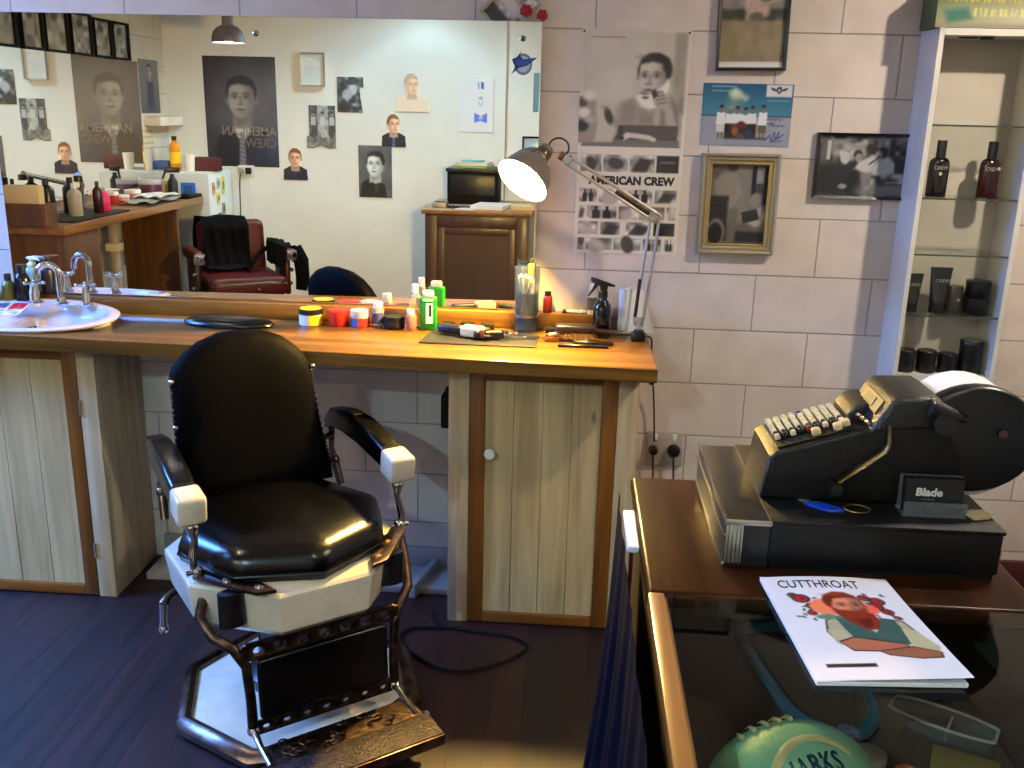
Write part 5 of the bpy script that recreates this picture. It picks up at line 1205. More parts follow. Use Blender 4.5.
k = MB(); k.box((0, 0, .011), (.09, .055, .022), mat('straw box', (.50, .43, .24), .6), bev=.002); k.build('cardboard_box', loc=(.590, -1.80, ZS), rotz=-.4, label='straw coloured flat box at the front right of the display case', cat='box')
k = MB(); k.box((0, 0, .008), (.026, .016, .016), CREAM, bev=.003); k.build('soap_bar', loc=(.205, -1.865, ZS), rotz=.1, label='cream soap bar left of the football in the display case', cat='soap')
k = MB(); k.lathe([(0, 0), (.03, 0), (.031, .004), (.031, .06), (.020, .078), (.0125, .084), (.0125, .1), (0, .1)], clear('green bottle', (.35, .62, .42), .03, body=.3, bodycol=(.1, .3, .15)), n=22); k.build('bottle', loc=(.582, -1.56, ZS), label='green glass bottle towards the back of the display case', cat='bottle')

# ================================================================== the side of the room behind the camera (seen in the mirror)
YW = YB + .001
def on_front(x0, x1, z0): return face_M(x1, YW, z0, '+y')
SKINC = (.86, .66, .54)
# large dark poster of a man in a suit, with lettering
p = Pic(.515, .745, 96, (.13, .13, .17)); p.ell(.35, .35, .7, .6, (.27, .27, .30), .7); p.vgrad_ = 0; p.blotch(.03, 5, 2)
p.poly([(.12, 1.0), (.16, .74), (.36, .64), (.66, .64), (.84, .74), (.90, 1.0)], (.10, .10, .13), .03)
p.poly([(.38, .66), (.50, .80), (.62, .66), (.60, .62), (.40, .62)], (.62, .62, .62), .02); p.poly([(.47, .68), (.53, .68), (.56, 1.0), (.46, 1.0)], (.42, .42, .44), .02)
for i in range(7): p.line(.46, .72 + i * .04, .555, .70 + i * .04, .012, (.22, .22, .24))
p.head(.49, .37, .20, (.48, .47, .47), (.07, .07, .08), turn=.15, lit=1)
p.ell(.1, .9, .3, .3, (.16, .20, .36), .4, op=.4)
o = p.build('poster', print_mat('shiny poster', .42, .05), on_front(-2.625, -2.11, 1.128), label='big dark poster of a man in suit and tie on the far cream wall', cat='poster')
text('lettering', 'AMERICAN', .088, mat('bronze letter', (.42, .39, .34), .5), o, Matrix.Translation((.012, .215, .0022)), bold=.001, sx=.90)
text('lettering', 'CREW', .088, GOLDINK, o, Matrix.Translation((.012, .135, .0022)), bold=.001, sx=.90)
# certificate
p = Pic(.15, .2, 40, (.74, .79, .86)); p.line(.15, .16, .4, .16, .02, (.4, .45, .55)); p.line(.12, .24, .3, .24, .015, (.5, .55, .62))
for i in range(7): p.line(.15, .42 + i * .06, .85, .42 + i * .06, .012, (.60, .65, .74))
framed('framed_certificate', .174, .222, .010, .018, STEEL, p, PRINT, -1.76, YW, 1.685, '+y', 'silver framed certificate high on the far cream wall')
# black and white photo of three figures
p = Pic(.208, .295, 54, (.55, .55, .54)); p.rect(0, 0, .25, .72, (.24, .24, .24), .02); p.rect(.62, 0, .92, .72, (.24, .24, .24), .02); p.rect(0, .72, 1, 1, (.40, .41, .40), .04); p.blotch(.14, 12, 3); p.al = np.where((p.U > .92) & (p.V < .7) | (p.V > .97 + .03 * np.sin(p.U * 9)), 0, 1.)
for x, c in ((.13, .62), (.44, .66), (.76, .58)):
    p.poly([(x - .09, .46), (x - .08, .26), (x + .08, .26), (x + .09, .46)], (c, c, c), .03); p.poly([(x - .07, .46), (x + .07, .46), (x + .06, .74), (x - .06, .74)], (.18, .18, .18) if c < .65 else (.6, .6, .6), .03); p.ell(x, .20, .05, .055, (.5, .5, .5), .02); p.ell(x, .165, .055, .04, (.13, .13, .13), .02)
p.build('photo_print', PRINT, on_front(-1.905, -1.697, 1.265), label='black and white print of three standing figures on the far cream wall', cat='photo')
p = Pic(.184, .236, 50, (.22, .22, .22)); p.blotch(.3, 8, 14); p.ell(.40, .35, .16, .2, (.62, .62, .62), .08); p.ell(.62, .5, .2, .2, (.55, .55, .56), .12); p.ell(.5, .14, .3, .1, (.16, .16, .16), .05); p.ell(.75, .85, .3, .2, (.08, .08, .08), .1); p.al = np.where((p.U < .16 - .2 * (p.V - .3)) & (p.V > .3) & (p.U < .12), 0, 1.)
p.build('photo_print', PRINT, on_front(-1.68, -1.496, 1.517), label='blotchy black and white print right of the certificate in the mirror', cat='photo')
def cutout(x0, x1, z0, h, label, shirt, tie, hair=(.36, .20, .10), turn=0, bare=False):
    w = x1 - x0; p = Pic(w, h, 56, (1, 1, 1)); R = .235 if not bare else .19
    cy = .345
    a = p.poly([(.03, 1.0), (.05, .68), (.28, .58), (.72, .58), (.95, .68), (.97, 1.0)], shirt, .02); m = a
    if not bare:
        p.poly([(.36, .58), (.5, .80), (.64, .58)], (.80, .82, .88), .015); p.poly([(.46, .66), (.54, .66), (.57, 1), (.44, 1)], tie, .015); p.line(.36, .58, .48, .9, .02, (.06, .06, .08)); p.line(.64, .58, .52, .9, .02, (.06, .06, .08))
    al0 = np.maximum(0, m)
    p.head(.5, cy, R, SKINC, hair, turn=turn, quiff=.2)
    yy = lambda k: cy + k * R / p.asp
    X = (p.U - .5) / (R * 1.15); Y = (p.V - yy(-.1)) * p.asp / (R * 1.62)
    al = ((X ** 2 + Y ** 2) < 1) | (al0 > .4) | ((abs(p.U - .5) < R * .7) & (p.V > cy) & (p.V < .66))
    p.al = al.astype(float)
    p.build('photo_cutout', PRINT, on_front(x0, x1, z0), label=label, cat='cutout')
cutout(-2.09, -1.90, 1.043, .232, 'small colour cut-out of a man in dark suit below the three figures print', (.08, .09, .16), (.10, .16, .36), turn=.1)
cutout(-1.38, -1.194, 1.29, .235, 'small colour cut-out of a man in dark jacket looking sideways above the portrait print', (.06, .06, .09), (.24, .34, .56), turn=-.6)
cutout(-1.285, -1.03, 1.53, .275, 'colour cut-out of a bare shouldered person high on the far cream wall', (.90, .82, .74), (.5, .3, .3), hair=(.55, .42, .36), turn=-.6, bare=True)
p = Pic(.238, .36, 62, (.30, .30, .31)); p.blotch(.05, 5, 3); p.poly([(.16, 1), (.2, .76), (.40, .64), (.66, .62), (.9, .72), (.97, 1)], (.07, .07, .08), .03); p.poly([(.40, .66), (.46, .80), (.62, .62), (.56, .58), (.42, .6)], (.72, .73, .74), .02); p.poly([(.44, .72), (.50, .72), (.51, .9), (.43, .9)], (.2, .2, .2), .02); p.head(.50, .36, .265, (.80, .82, .81), (.06, .06, .06), turn=.35, lit=1, neck=True)
p.build('photo_print', PRINT, on_front(-1.54, -1.302, .938), label='black and white portrait print of a dark haired man on the far cream wall', cat='photo')
p = Pic(.245, .375, 56, (.88, .89, .92)); p.rect(.28, .12, .36, .24, (.16, .18, .32)); p.rect(.40, .12, .46, .24, (.5, .55, .7)); p.ell(.36, .40, .05, .04, (.2, .22, .3), .01); p.ell(.36, .40, .03, .02, (.85, .87, .9), .01); p.line(.30, .46, .35, .54, .012, (.25, .27, .34)); p.line(.42, .46, .38, .54, .012, (.25, .27, .34)); p.poly([(.18, .66), (.36, .72), (.54, .66), (.54, .84), (.36, .80), (.18, .84)], (.26, .34, .72), .02); p.ell(.36, .75, .07, .05, (.62, .70, .86), .02)
p.build('product_poster', PRINT, on_front(-.835, -.59, 1.408), label='pale product poster with small blue pictures above the printer on the far cream wall', cat='poster')
p = Pic(.1, .1, 24, (.55, .66, .86)); p.ell(.4, .6, .3, .3, (.8, .86, .95), .2)
framed('framed_photo', .20, .135, .012, .015, BLACKM, p, PRINT, -.185, YW, 1.252, '+y', 'small black framed picture of blue sky beside the panel joint on the far wall')
t = thing('wall_socket', 'wall socket with two plugs on the far cream wall above the red chair', 'socket', (-2.35, YW, 1.10), pi)
k = MB(); k.box((0, -.005, 0), (.115, .010, .075), WHITEPLAS, bev=.003); k.build('socket_plate', t)
t2 = thing('mains_plug', 'black plug with a pale lead in the wall socket above the burgundy chair', 'plug', (-2.33, YW + .0105, 1.10), pi)
k = MB(); k.box((0, -.014, 0), (.040, .028, .045), BLACK, bev=.006); k.build('plug_body', t2)
k = MB(); k.tube([(0, -.02, -.02), (0, -.025, -.06), (-.01, -.012, -.2), (-.01, -.008, -.5)], .003, WHITEPLAS, n=8); k.build('cord', t2)
t2 = thing('mains_plug', 'grey plug with a black lead in the wall socket above the burgundy chair', 'plug', (-2.385, YW + .0105, 1.10), pi)
k = MB(); k.box((0, -.012, 0), (.036, .024, .04), STEEL, bev=.006); k.build('plug_body', t2)
k = MB(); k.tube([(0, -.02, -.02), (.005, -.025, -.05), (.014, -.012, -.10), (.02, -.008, -.30), (.02, -.008, -.62)], .004, BLACK, n=8); k.build('cord', t2)

# brown cabinet with printer and papers
t = thing('brown_cabinet', 'dark brown timber cabinet with a panelled door against the far wall', 'cabinet', (-.615, -3.43, 0))
k = MB(); k.box((0, -.01, .46), (.66, .76, .92), BROWNCAB, bev=.004); k.build('carcass', t)
k = MB(); k.box((0, 0, .932), (.70, .80, .028), BENCHY, bev=.006); k.build('cabinet_top', t)
k = MB()
for x in (-.29, .29): k.box((x, .379, .46), (.075, .018, .90), BROWNCAB, bev=.003)
for z in (.875, .045): k.box((0, .379, z), (.505, .018, .07), BROWNCAB, bev=.003)
k.build('face_frame', t)
k = MB(); k.box((0, .376, .46), (.50, .010, .756), mat('dark panel', (.23, .14, .105), .5, var=.12)); 
for x in (-.225, .225): k.box((x, .384, .46), (.045, .012, .756), BROWNCAB, bev=.003)
for z in (.815, .105): k.box((0, .384, z), (.41, .012, .045), BROWNCAB, bev=.003)
k.build('door', t)
ZC2 = .946
t = thing('printer', 'black boxy printer on the brown cabinet', 'printer', (-.69, -3.62, ZC2))
k = MB(); k.box((0, 0, .105), (.34, .30, .21), BLACKM, bev=.008); k.build('printer_body', t)
k = MB(); k.box((0, .151, .125), (.30, .006, .13), BLACK, bev=.002); k.box((0, .155, .12), (.05, .003, .012), GREYLID); k.build('front_panel', t)
k = MB(); k.box((.0, 0, .222), (.36, .32, .024), mat('printer lid', (.13, .12, .11), .5), bev=.006); k.build('printer_lid', t)
zz = ZC2 + .2345
k = MB(); k.box((0, 0, .008), (.22, .2, .016), mat('green folder', (.55, .70, .40), .6), rot=(0, 0, .2), bev=.001, seg=1); k.build('folder', loc=(-.69, -3.60, zz), label='green folder lying on the printer under the white sheets', cat='folder')
k = MB(); k.box((0, 0, .010), (.21, .2, .020), PAPER, rot=(0, 0, .12)); k.build('paper_stack', loc=(-.69, -3.61, zz + .0165), label='stack of white sheets on the printer', cat='paper')
k = MB(); k.box((0, 0, .006), (.13, .10, .012), mat('aqua booklet', (.45, .68, .72), .5), rot=(0, 0, .3)); k.build('booklet', loc=(-.70, -3.60, zz + .037), label='aqua booklet on the white sheets on the printer', cat='booklet')
k = MB(); k.box((0, 0, .016), (.09, .12, .032), STEEL, bev=.004); k.box((0, .015, .034), (.07, .06, .004), BLACKM); k.build('card_reader', loc=(-.87, -3.22, ZC2), label='small grey card reader at the left end of the brown cabinet top in the mirror', cat='card reader')
k = MB(); k.box((0, 0, .007), (.15, .09, .014), BLACK, bev=.002)
for i in range(5):
    for j in range(3): k.box((-.055 + i * .027, -.025 + j * .025, .016), (.018, .016, .006), STEEL, bev=.001, seg=1)
k.build('number_pad', loc=(-.74, -3.22, ZC2), label='black key pad on the brown cabinet top beside the card reader', cat='keypad')
k = MB(); k.box((0, 0, .012), (.21, .26, .024), PAPER, rot=(0, 0, .15)); k.build('paper_stack', loc=(-.545, -3.25, ZC2), label='white paper stack at the front of the brown cabinet top', cat='paper')
k = MB(); k.box((0, 0, .002), (.12, .10, .004), PAPER, rot=(0, 0, .4)); k.build('paper_slip', loc=(-.69, -3.12, ZC2), label='loose white slip at the front edge of the brown cabinet top', cat='paper')
k = MB(); k.box((0, 0, .012), (.14, .2, .024), CREAM, rot=(0, 0, -.2)); k.build('envelope_stack', loc=(-.345, -3.25, ZC2), label='cream envelopes at the right end of the brown cabinet top in the mirror', cat='envelopes')

# small fridge in the corner with magnets, things on it
t = thing('bar_fridge', 'white bar fridge with magnets in the corner beside the red chair', 'fridge', (-2.675, -3.62, 0))
k = MB(); k.box((0, 0, .56), (.43, .42, 1.10), mat('fridge enamel', (.76, .79, .78), .3), bev=.012); k.build('fridge_body', t)
k = MB(); k.box((0, .222, .60), (.43, .022, 1.0), mat('fridge door enamel', (.74, .77, .78), .3), bev=.008); k.box((-.16, .236, .9), (.02, .012, .16), WHITEPLAS, bev=.003); k.build('door', t)
def magnet(side, a, z, w, h, c, label):
    k = MB(); m = mat('magnet ' + label[:12], c, .5)
    if side == 'x': k.box((.004, 0, 0), (.007, w, h), m, bev=.002, seg=1); k.box((.0078, 0, 0), (.001, w * .55, h * .45), mat('magnet mark', tuple(min(1, x * .4 + .05) for x in c), .5)); L = (-2.459, a, z)
    else: k.box((0, .004, 0), (w, .007, h), m, bev=.002, seg=1); k.box((0, .0078, 0), (w * .6, .001, h * .6), mat('magnet mark', tuple(min(1, x * .5 + .1) for x in c), .5)); L = (a, -3.386, z)
    k.build('fridge_magnet', loc=L, label=label, cat='magnet', group='fridge magnets')
for a, z, w, h, c, lb in ((-3.46, 1.0, .045, .08, (.80, .55, .40), 'orange magnet at the top left on the fridge side'), (-3.55, 1.03, .05, .07, (.62, .64, .66), 'grey magnet at the top of the fridge side'), (-3.64, 1.01, .05, .12, (.72, .70, .22), 'tall yellow magnet on the fridge side'), (-3.54, .93, .05, .07, (.80, .72, .30), 'yellow magnet in the middle of the fridge side'), (-3.63, .85, .05, .08, (.55, .48, .22), 'olive magnet low on the fridge side'), (-3.55, .78, .045, .10, (.55, .36, .34), 'pinkish brown magnet low on the fridge side'), (-3.64, .72, .05, .10, (.66, .34, .26), 'rust magnet at the bottom of the fridge side'), (-3.47, .70, .06, .07, (.36, .42, .52), 'blue grey magnet at the bottom left of the fridge side')):
    magnet('x', a, z, w, h, c, lb)
for a, z, w, h, c, lb in ((-2.60, .99, .10, .10, (.12, .40, .80), 'square blue magnet on the fridge door'), (-2.74, 1.0, .06, .10, (.85, .68, .20), 'yellow magnet on the fridge door'), (-2.73, .88, .09, .09, (.85, .25, .14), 'orange red magnet on the fridge door'), (-2.84, 1.01, .07, .07, (.30, .48, .70), 'pale blue magnet on the fridge door')):
    magnet('y', a, z, w, h, c, lb)
FZ = 1.1102
t = thing('oil_bottle', 'bottle of amber oil standing on the fridge', 'bottle', (-2.745, -3.55, FZ))
k = MB(); k.lathe([(0, 0), (.034, 0), (.036, .01), (.036, .15), (.028, .175), (.014, .19), (.014, .2), (0, .2)], AMBER, n=20); k.build('bottle_body', t)
k = MB(); k.lathe([(0, .198), (.017, .198), (.017, .225), (0, .226)], BLACK, n=16); k.build('cap', t)
k = MB(); k.lathe([(.0365, .045), (.0365, .12)], YELLOW, n=20, cap=False); k.build('bottle_label', t)
k = MB(); k.lathe([(0, 0), (.030, 0), (.038, .11), (.036, .11), (.029, .004), (0, .004)], WHITEPLAS, n=22); k.build('paper_cup', loc=(-2.625, -3.50, FZ), label='white cup standing on the fridge between oil bottle and dark red box', cat='cup')
k = MB(); k.box((0, 0, .045), (.16, .12, .09), DKRED, bev=.003); k.build('gift_box', loc=(-2.525, -3.56, FZ), label='dark red box lying on the fridge', cat='box')
k = MB(); k.box((0, 0, .03), (.10, .10, .06), mat('blue tin', (.20, .32, .52), .4), bev=.006); k.build('tin', loc=(-2.845, -3.58, FZ), label='blue tin at the left end of the fridge top in the mirror', cat='tin')

# ------------------------------------------------------------------ second bench along the left wall, with its own mirror
YV = lambda v: -.04 - v
t = thing('side_mirror', 'wide mirror on the left wall above the second bench', 'mirror', (XL + .001, YV(2.37), 1.02))
k = MB(); k.box((.058, 0, .39), (.006, 1.74, .78), MIRROR, bev=.001, seg=1); k.build('mirror_glass', t)
k = MB(); k.box((.027, 0, .39), (.054, 1.73, .776), WHITEPAINT, bev=.002); k.build('mirror_backing', t)
for i, (a, c, h, seed, lb) in enumerate([(1.76, 2.03, .26, 1, 'first black framed photo in the row, nearest the left edge of the big mirror'), (2.08, 2.29, .24, 2, 'second black framed photo in the row above the side mirror'), (2.31, 2.555, .25, 3, 'third black framed photo in the row above the side mirror'), (2.59, 2.83, .23, 4, 'fourth black framed photo in the row above the side mirror'), (2.86, 3.08, .22, 5, 'fifth black framed photo in the row, with a pale lower margin'), (3.10, 3.315, .22, 6, 'last black framed photo in the row, nearest the far wall')]):
    p = Pic(.2, .25, 36, (.58, .57, .52)); p.blotch(.3, 5, seed * 7); p.ell(.5, .45, .2, .28, (.62, .60, .58), .15); p.ell(.5, .22, .16, .14, (.16, .15, .15), .08); p.rect(0, .8, 1, 1, (.66, .65, .62), .1, .7 if seed in (1, 5) else .1)
    framed('framed_photo', (c - a) * .97, h, .013, .026, BLACKM, p, PRINT, XL + .030, YV((c + 3) * .979 - 3), 1.8025, '+x', lb, lean=.0, gain=.85)
p = Pic(.30, .345, 40, (.36, .35, .36)); p.vgrad((.42, .42, .42), (.26, .26, .30)); p.poly([(.3, .4), (.6, .38), (.66, .95), (.28, .95)], (.14, .15, .22), .06); p.head(.46, .22, .11, (.66, .56, .50), (.12, .10, .09))
p.build('poster', PRINT, face_M(XL + .001, YV(3.68), 1.482, '+x'), label='narrow poster of a standing man on the left wall beside the corner', cat='poster')
k = MB(); k.box((0, 0, .03), (.11, .38, .06), WHITEPAINT, bev=.004); k.build('wall_shelf', loc=(XL + .056, YV(3.605), 1.402), label='small white shelf on the left wall in the corner', cat='shelf')
p = Pic(.17, .13, 36, (.74, .70, .58))
for i in range(6):
    for j in range(3): p.ell(.12 + i * .15, .2 + j * .3, .03, .04, (.25, .2, .16), .01)
p.build('card_of_clips', PRINT, face_M(XL + .001, YV(3.53), 1.262, '+x'), label='cream card of small clips on the left wall under the white shelf', cat='card')

LB = .955
t = thing('side_bench', 'old pine bench on panel legs along the left wall under the side mirror', 'bench', (-2.694, YV(2.43), 0))
k = MB(); k.box((0, 0, LB - .022), (.40, 1.80, .044), BENCHY, bev=.005); k.build('bench_top', t)
k = MB(); k.box((.0, -.50, .456), (.36, .03, .91), PANELWOOD, bev=.003); k.build('end_panel', t)
k = MB(); k.box((.0, .70, .456), (.36, .36, .91), PANELWOOD, bev=.004); k.build('end_cabinet', t)
k = MB(); k.cyl((-.1, -.20, 0), (-.1, -.20, .91), .03, mat('old waste pipe', (.62, .60, .56), .5), n=16); k.box((-.1, -.20, .70), (.08, .08, .05), WHITEPLAS, bev=.006); k.build('waste_pipe', t)
k = MB(); k.prism([(0, 0), (.16, 0), (0, -.22)], .02, PANELWOOD, frame_M((-.10, -.48, .90), (1, 0, 0), (0, 0, 1)) @ Matrix.Rotation(0, 4, 'Z')); k.build('bracket', t)
Lz = LB
k = MB(); k.box((0, 0, .004), (.25, .62, .008), BLACKM, bev=.002); k.build('rubber_mat', loc=(-2.65, YV(2.0), Lz), label='black rubber mat on the near end of the side bench', cat='mat')
Mz = LB + .0082
k = thing('wooden_box', 'small open wooden box at the near end of the side bench', 'box', (-2.68, YV(1.585), Mz - .008))
b = MB(); b.box((0, 0, .055), (.24, .02, .11), PANELWOOD, bev=.002); b.box((0, .09, .055), (.24, .02, .11), PANELWOOD, bev=.002); b.box((-.11, .045, .055), (.02, .07, .11), PANELWOOD); b.box((.11, .045, .055), (.02, .07, .11), PANELWOOD); b.box((0, .045, .008), (.20, .07, .014), PANELWOOD); b.build('box_body', k)
k = MB(); k.box((0, 0, .09), (.18, .060, .18), mat('cream foam block', (.72, .63, .45), .8), bev=.01); k.build('foam_block', loc=(-2.685, YV(1.585) + .045, Mz + .008 - .0005), label='cream block standing in the wooden box on the side bench', cat='block')
for i, (x, v, r, h, c, cap, lb) in enumerate([(-2.73, 1.82, .040, .20, (.05, .04, .05), BLACK, 'dark pump bottle nearest the wooden box on the side bench'), (-2.64, 1.93, .036, .17, (.62, .60, .58), WHITEPLAS, 'grey white bottle second from the wooden box on the side bench'), (-2.73, 2.06, .040, .19, (.07, .05, .08), BLACK, 'dark bottle behind the tall dark red one on the side bench'), (-2.60, 2.10, .026, .17, (.20, .04, .08), BLACK, 'slim dark red bottle on the side bench mat'), (-2.62, 2.20, .034, .13, (.82, .16, .42), CERAMIC, 'bottle of bright pink liquid on the side bench mat'), (-2.66, 2.26, .030, .09, (.50, .52, .42), STEEL, 'small pale jar beside the pink bottle on the side bench')]):
    cap_bottle('side_bottle', (x, YV(v), Mz), r, h, mat('side bottle %d' % i, c, .25), cap, lb, .4, .16)
t = thing('hand_shower', 'chrome swivel hand shower on the side bench', 'tap', (-2.80, YV(2.10), LB + .0085))
t.location = (-2.815, YV(2.34), LB + .001)
k = MB(); k.lathe([(0, 0), (.03, 0), (.03, .01), (.016, .02), (.016, .12), (0, .12)], CHROME, n=18); k.build('tap_body', t)
k = MB(); k.tube([(0, 0, .11), (.02, .02, .14), (.12, .24, .20), (.13, .27, .205)], [.014, .013, .012, .02], CHROME, n=12); k.lathe([(0, -.02), (.024, -.02), (.022, .01), (0, .015)], BLACK, c=(.132, .275, .195), n=14); k.build('spray_arm', t)
k = MB(); k.lathe([(0, 0), (.018, 0), (.014, .05), (.016, .06), (0, .065)], CHROME, c=(.06, -.08, 0), n=14); k.build('handle', t)
t = thing('towel', 'grey and white towels lying along the front of the side bench', 'towel', (-2.60, YV(2.80), LB + .0005))
k = MB(); k.grid(lambda u, v: (-.13 + .22 * u, -.22 + .44 * v, .012 + .016 * sin(u * 5 + v * 4) ** 2), 12, 16, mat('grey towel', (.50, .49, .46), .9)); k.grid(lambda u, v: (-.13 + .22 * u, -.22 + .44 * v, .001), 2, 2, mat('towel underside', (.5, .49, .46), .9)); k.build('towel_sheet', t)
k = MB(); k.grid(lambda u, v: (-.12 + .18 * u, -.26 + .30 * v, .032 + .014 * sin(u * 6 + v * 3) ** 2), 12, 12, PAPER); k.build('white_sheet', t)
for i, (x, v, r, h, c, lb) in enumerate([(-2.775, 2.64, .028, .075, (.62, .18, .20), 'reddish bottle at the back of the side bench'), (-2.775, 2.74, .045, .05, (.80, .52, .52), 'pale pink tub at the back of the side bench'), (-2.77, 2.88, .05, .07, (.78, .50, .54), 'second pale pink tub at the back of the side bench'), (-2.76, 3.125, .07, .12, (.30, .12, .26), 'big tub with purple label on the side bench'), (-2.79, 3.235, .030, .11, (.75, .60, .62), 'pale pink bottle right of the purple tub')]):
    jar('side_tub', (x, YV(v), LB), r, h, mat('side tub %d' % i, c, .35), WHITEPLAS if i != 3 else clear('clear tub lid', (.9, .9, .92), .05, body=.4), lb, .28)
t = thing('spray_bottle', 'black spray bottle at the far end of the side bench', 'spray bottle', (-2.645, YV(3.20), LB), -.6)
k = MB(); k.lathe([(0, 0), (.034, 0), (.034, .10), (.015, .13), (.013, .15), (0, .15)], BLACK, n=18); k.build('bottle_body', t)
k = MB(); k.box((.0, 0, .175), (.10, .02, .035), BLACK, bev=.005); k.box((-.05, 0, .145), (.012, .012, .06), BLACK, rot=(0, .4, 0), bev=.003); k.build('spray_head', t)
k = MB(); k.box((0, 0, .01), (.10, .22, .02), BLACKM, bev=.008); k.box((.02, .1, .02), (.04, .08, .03), BLACKM, bev=.008); k.build('hair_dryer_pouch', loc=(-2.545, YV(3.21), LB), label='flat black pouch at the far front end of the side bench', cat='pouch')

# ------------------------------------------------------------------ pendant lamps
def pendant(x, y, zr, label, bulb_e, first=None):
    t = thing('pendant_lamp', label, 'pendant lamp', (x, y, zr), 0, 'grey enamel pendant lamps')
    k = MB()
    k.lathe([(.098, 0), (.096, .030), (.085, .062), (.062, .088), (.034, .100), (.032, .106), (.032, .150), (.026, .160), (0, .162)], LAMPGREY2, n=36, cap=False)
    k.lathe([(.098, 0), (.093, .001), (.090, .030), (.080, .058), (.058, .083), (.030, .094), (0, .095)], INNER, n=36, cap=False); k.build('shade', t)
    k = MB(); k.lathe([(0, .095), (.014, .092), (.018, .075), (.036, .050), (.040, .030), (.032, .010), (.016, .001), (0, -.001)], bulb_e, n=20); k.build('bulb', t)
    k = MB(); k.cyl((0, 0, .16), (0, 0, ZC - zr - .03), .0045, BLACK, n=8); k.build('cord', t)
    k = MB(); k.lathe([(0, ZC - zr - .001), (.045, ZC - zr - .001), (.040, ZC - zr - .03), (0, ZC - zr - .035)], WHITEPLAS, n=20); k.build('ceiling_rose', t)
    return t

# ------------------------------------------------------------------ the antique barber chair
CT = radians(37)
chair = thing('barber_chair', 'antique black leather barber chair with white enamel seat rim standing before the bench', 'barber chair', (-.715, -.785, 0), CT)
# local frame: x = image right (lateral), -y = forward
def octa(r, rot=0.0):
    R = r / cos(pi / 8); return [(R * cos(pi / 8 + i * pi / 4 + rot), R * sin(pi / 8 + i * pi / 4 + rot)) for i in range(8)]
BR_ = radians(17 - 37)
k = MB()
def octring(r, z, rot=0): return [(x, y, z) for x, y in octa(r, rot)]
bc = (.026, -.0, 0)
k.rings([[(x + .022, y - .003, z) for x, y, z in octring(r, zz, BR_)] for r, zz in ((.276, .0), (.300, .004), (.313, .018), (.314, .034), (.304, .048), (.288, .054), (.274, .048), (.270, .036))], OLDCHROME, cap=False); k.build('base_rim', chair)
k = MB(); k.rings([[(x + .022, y - .003, z) for x, y, z in octring(r, zz, BR_)] for r, zz in ((.282, .004), (.280, .034), (.262, .040), (.17, .060), (.12, .072))], PORCELAIN); k.build('base_plate', chair)
k = MB(); k.lathe([(.120, .066), (.120, .10), (.095, .115), (.090, .20), (.100, .25), (.12, .30), (.15, .36), (.15, .375)], mat('dark enamel column', (.06, .055, .07), .25), c=(.01, 0, 0), n=32, cap=False)
k.build('column', chair)
k = MB(); k.box((-.095, -.098, .135), (.05, .03, .12), BLACKM, bev=.006, rot=(0, 0, .5)); k.build('pump_box', chair)
# enamel seat rim
k = MB(); k.rings([octring(r, z) for r, z in ((.235, .352), (.252, .350), (.266, .366), (.277, .450), (.276, .460), (.270, .466), (.222, .474), (.214, .468))], PORCELAIN); k.build('seat_rim', chair, ang=30)
# cushion
k = MB()
def cush(s, z): return [(x * s, y * s + .004, z) for x, y in octa(.232)]
def rnd(s, z, n=48):
    out = []
    for j in range(n):
        a = 2 * pi * j / n + pi / 8; q = abs(((a / (pi / 4) - .5) % 1) - .5)
        R = .247 / max(.9239, cos((((a + pi / 8 - pi / 8) % (pi / 4)) - pi / 8))) * s
        out.append((R * cos(a), R * sin(a) + .004, z))
    return out
k.rings([rnd(s, z) for s, z in ((.94, .470), (.985, .474), (1.005, .490), (1.0, .512), (.97, .530), (.915, .543), (.83, .553), (.62, .566), (.36, .573), (.12, .575))], LEATHER); k.build('seat_cushion', chair, ang=60)
k = MB(); pts = rnd(1.006, .492); k.tube(pts, .0035, LEATHER, n=6, closed=True); k.build('cushion_piping', chair)
# backrest: arched outline, gently curved, reclined
def back_pt(u, v, off):
    hw = .180 + .022 * (1 - v) - .010 * v
    return None
outline = [(-.176, .535), (-.200, .60), (-.203, .70), (-.200, .80), (-.200, .868), (-.188, .893), (-.160, .920), (-.115, .949), (-.058, .967), (.0, .970), (.060, .964), (.112, .942), (.150, .910), (.170, .880), (.180, .852), (.184, .78), (.198, .66), (.212, .58), (.214, .535)]
def yb(z, x): return .205 + (z - .53) * .17 + .28 * (x * x) * -1.0
k = MB()
cx_, cz_ = .0, .74
rings_ = []
for s, dy in ((.0001, -.046), (.35, -.046), (.7, -.042), (.88, -.034), (.965, -.022), (1.0, -.004), (1.0, .010), (.985, .024), (.94, .032), (.6, .036), (.0001, .036)):
    rings_.append([(cx_ + (x - cx_) * s, yb(cz_ + (z - cz_) * s, cx_ + (x - cx_) * s) + dy, cz_ + (z - cz_) * s) for x, z in outline])
k.rings(rings_, LEATHERBACK, cap=False); k.build('backrest', chair, ang=60)
for side in (0, 1):
    k = MB()
    seg = outline[4:0:-1] if side == 0 else outline[14:18]
    for i in range(len(seg) - 1):
        (x0, z0), (x1, z1) = seg[i], seg[i + 1]; n = 7
        for j in range(n):
            u = j / n; x = x0 + (x1 - x0) * u; z = z0 + (z1 - z0) * u; k.sphere((x * 1.0, yb(z, x) - .004, z), .0045, OLDCHROME, n=8)
    k.build('nail_trim', chair)
for x, z in ((-.201, .862), (-.203, .745), (.180, .858)):
    k = MB(); k.sphere((x, yb(z, x) - .020, z), .008, CHROME, n=12); k.build('back_stud', chair)
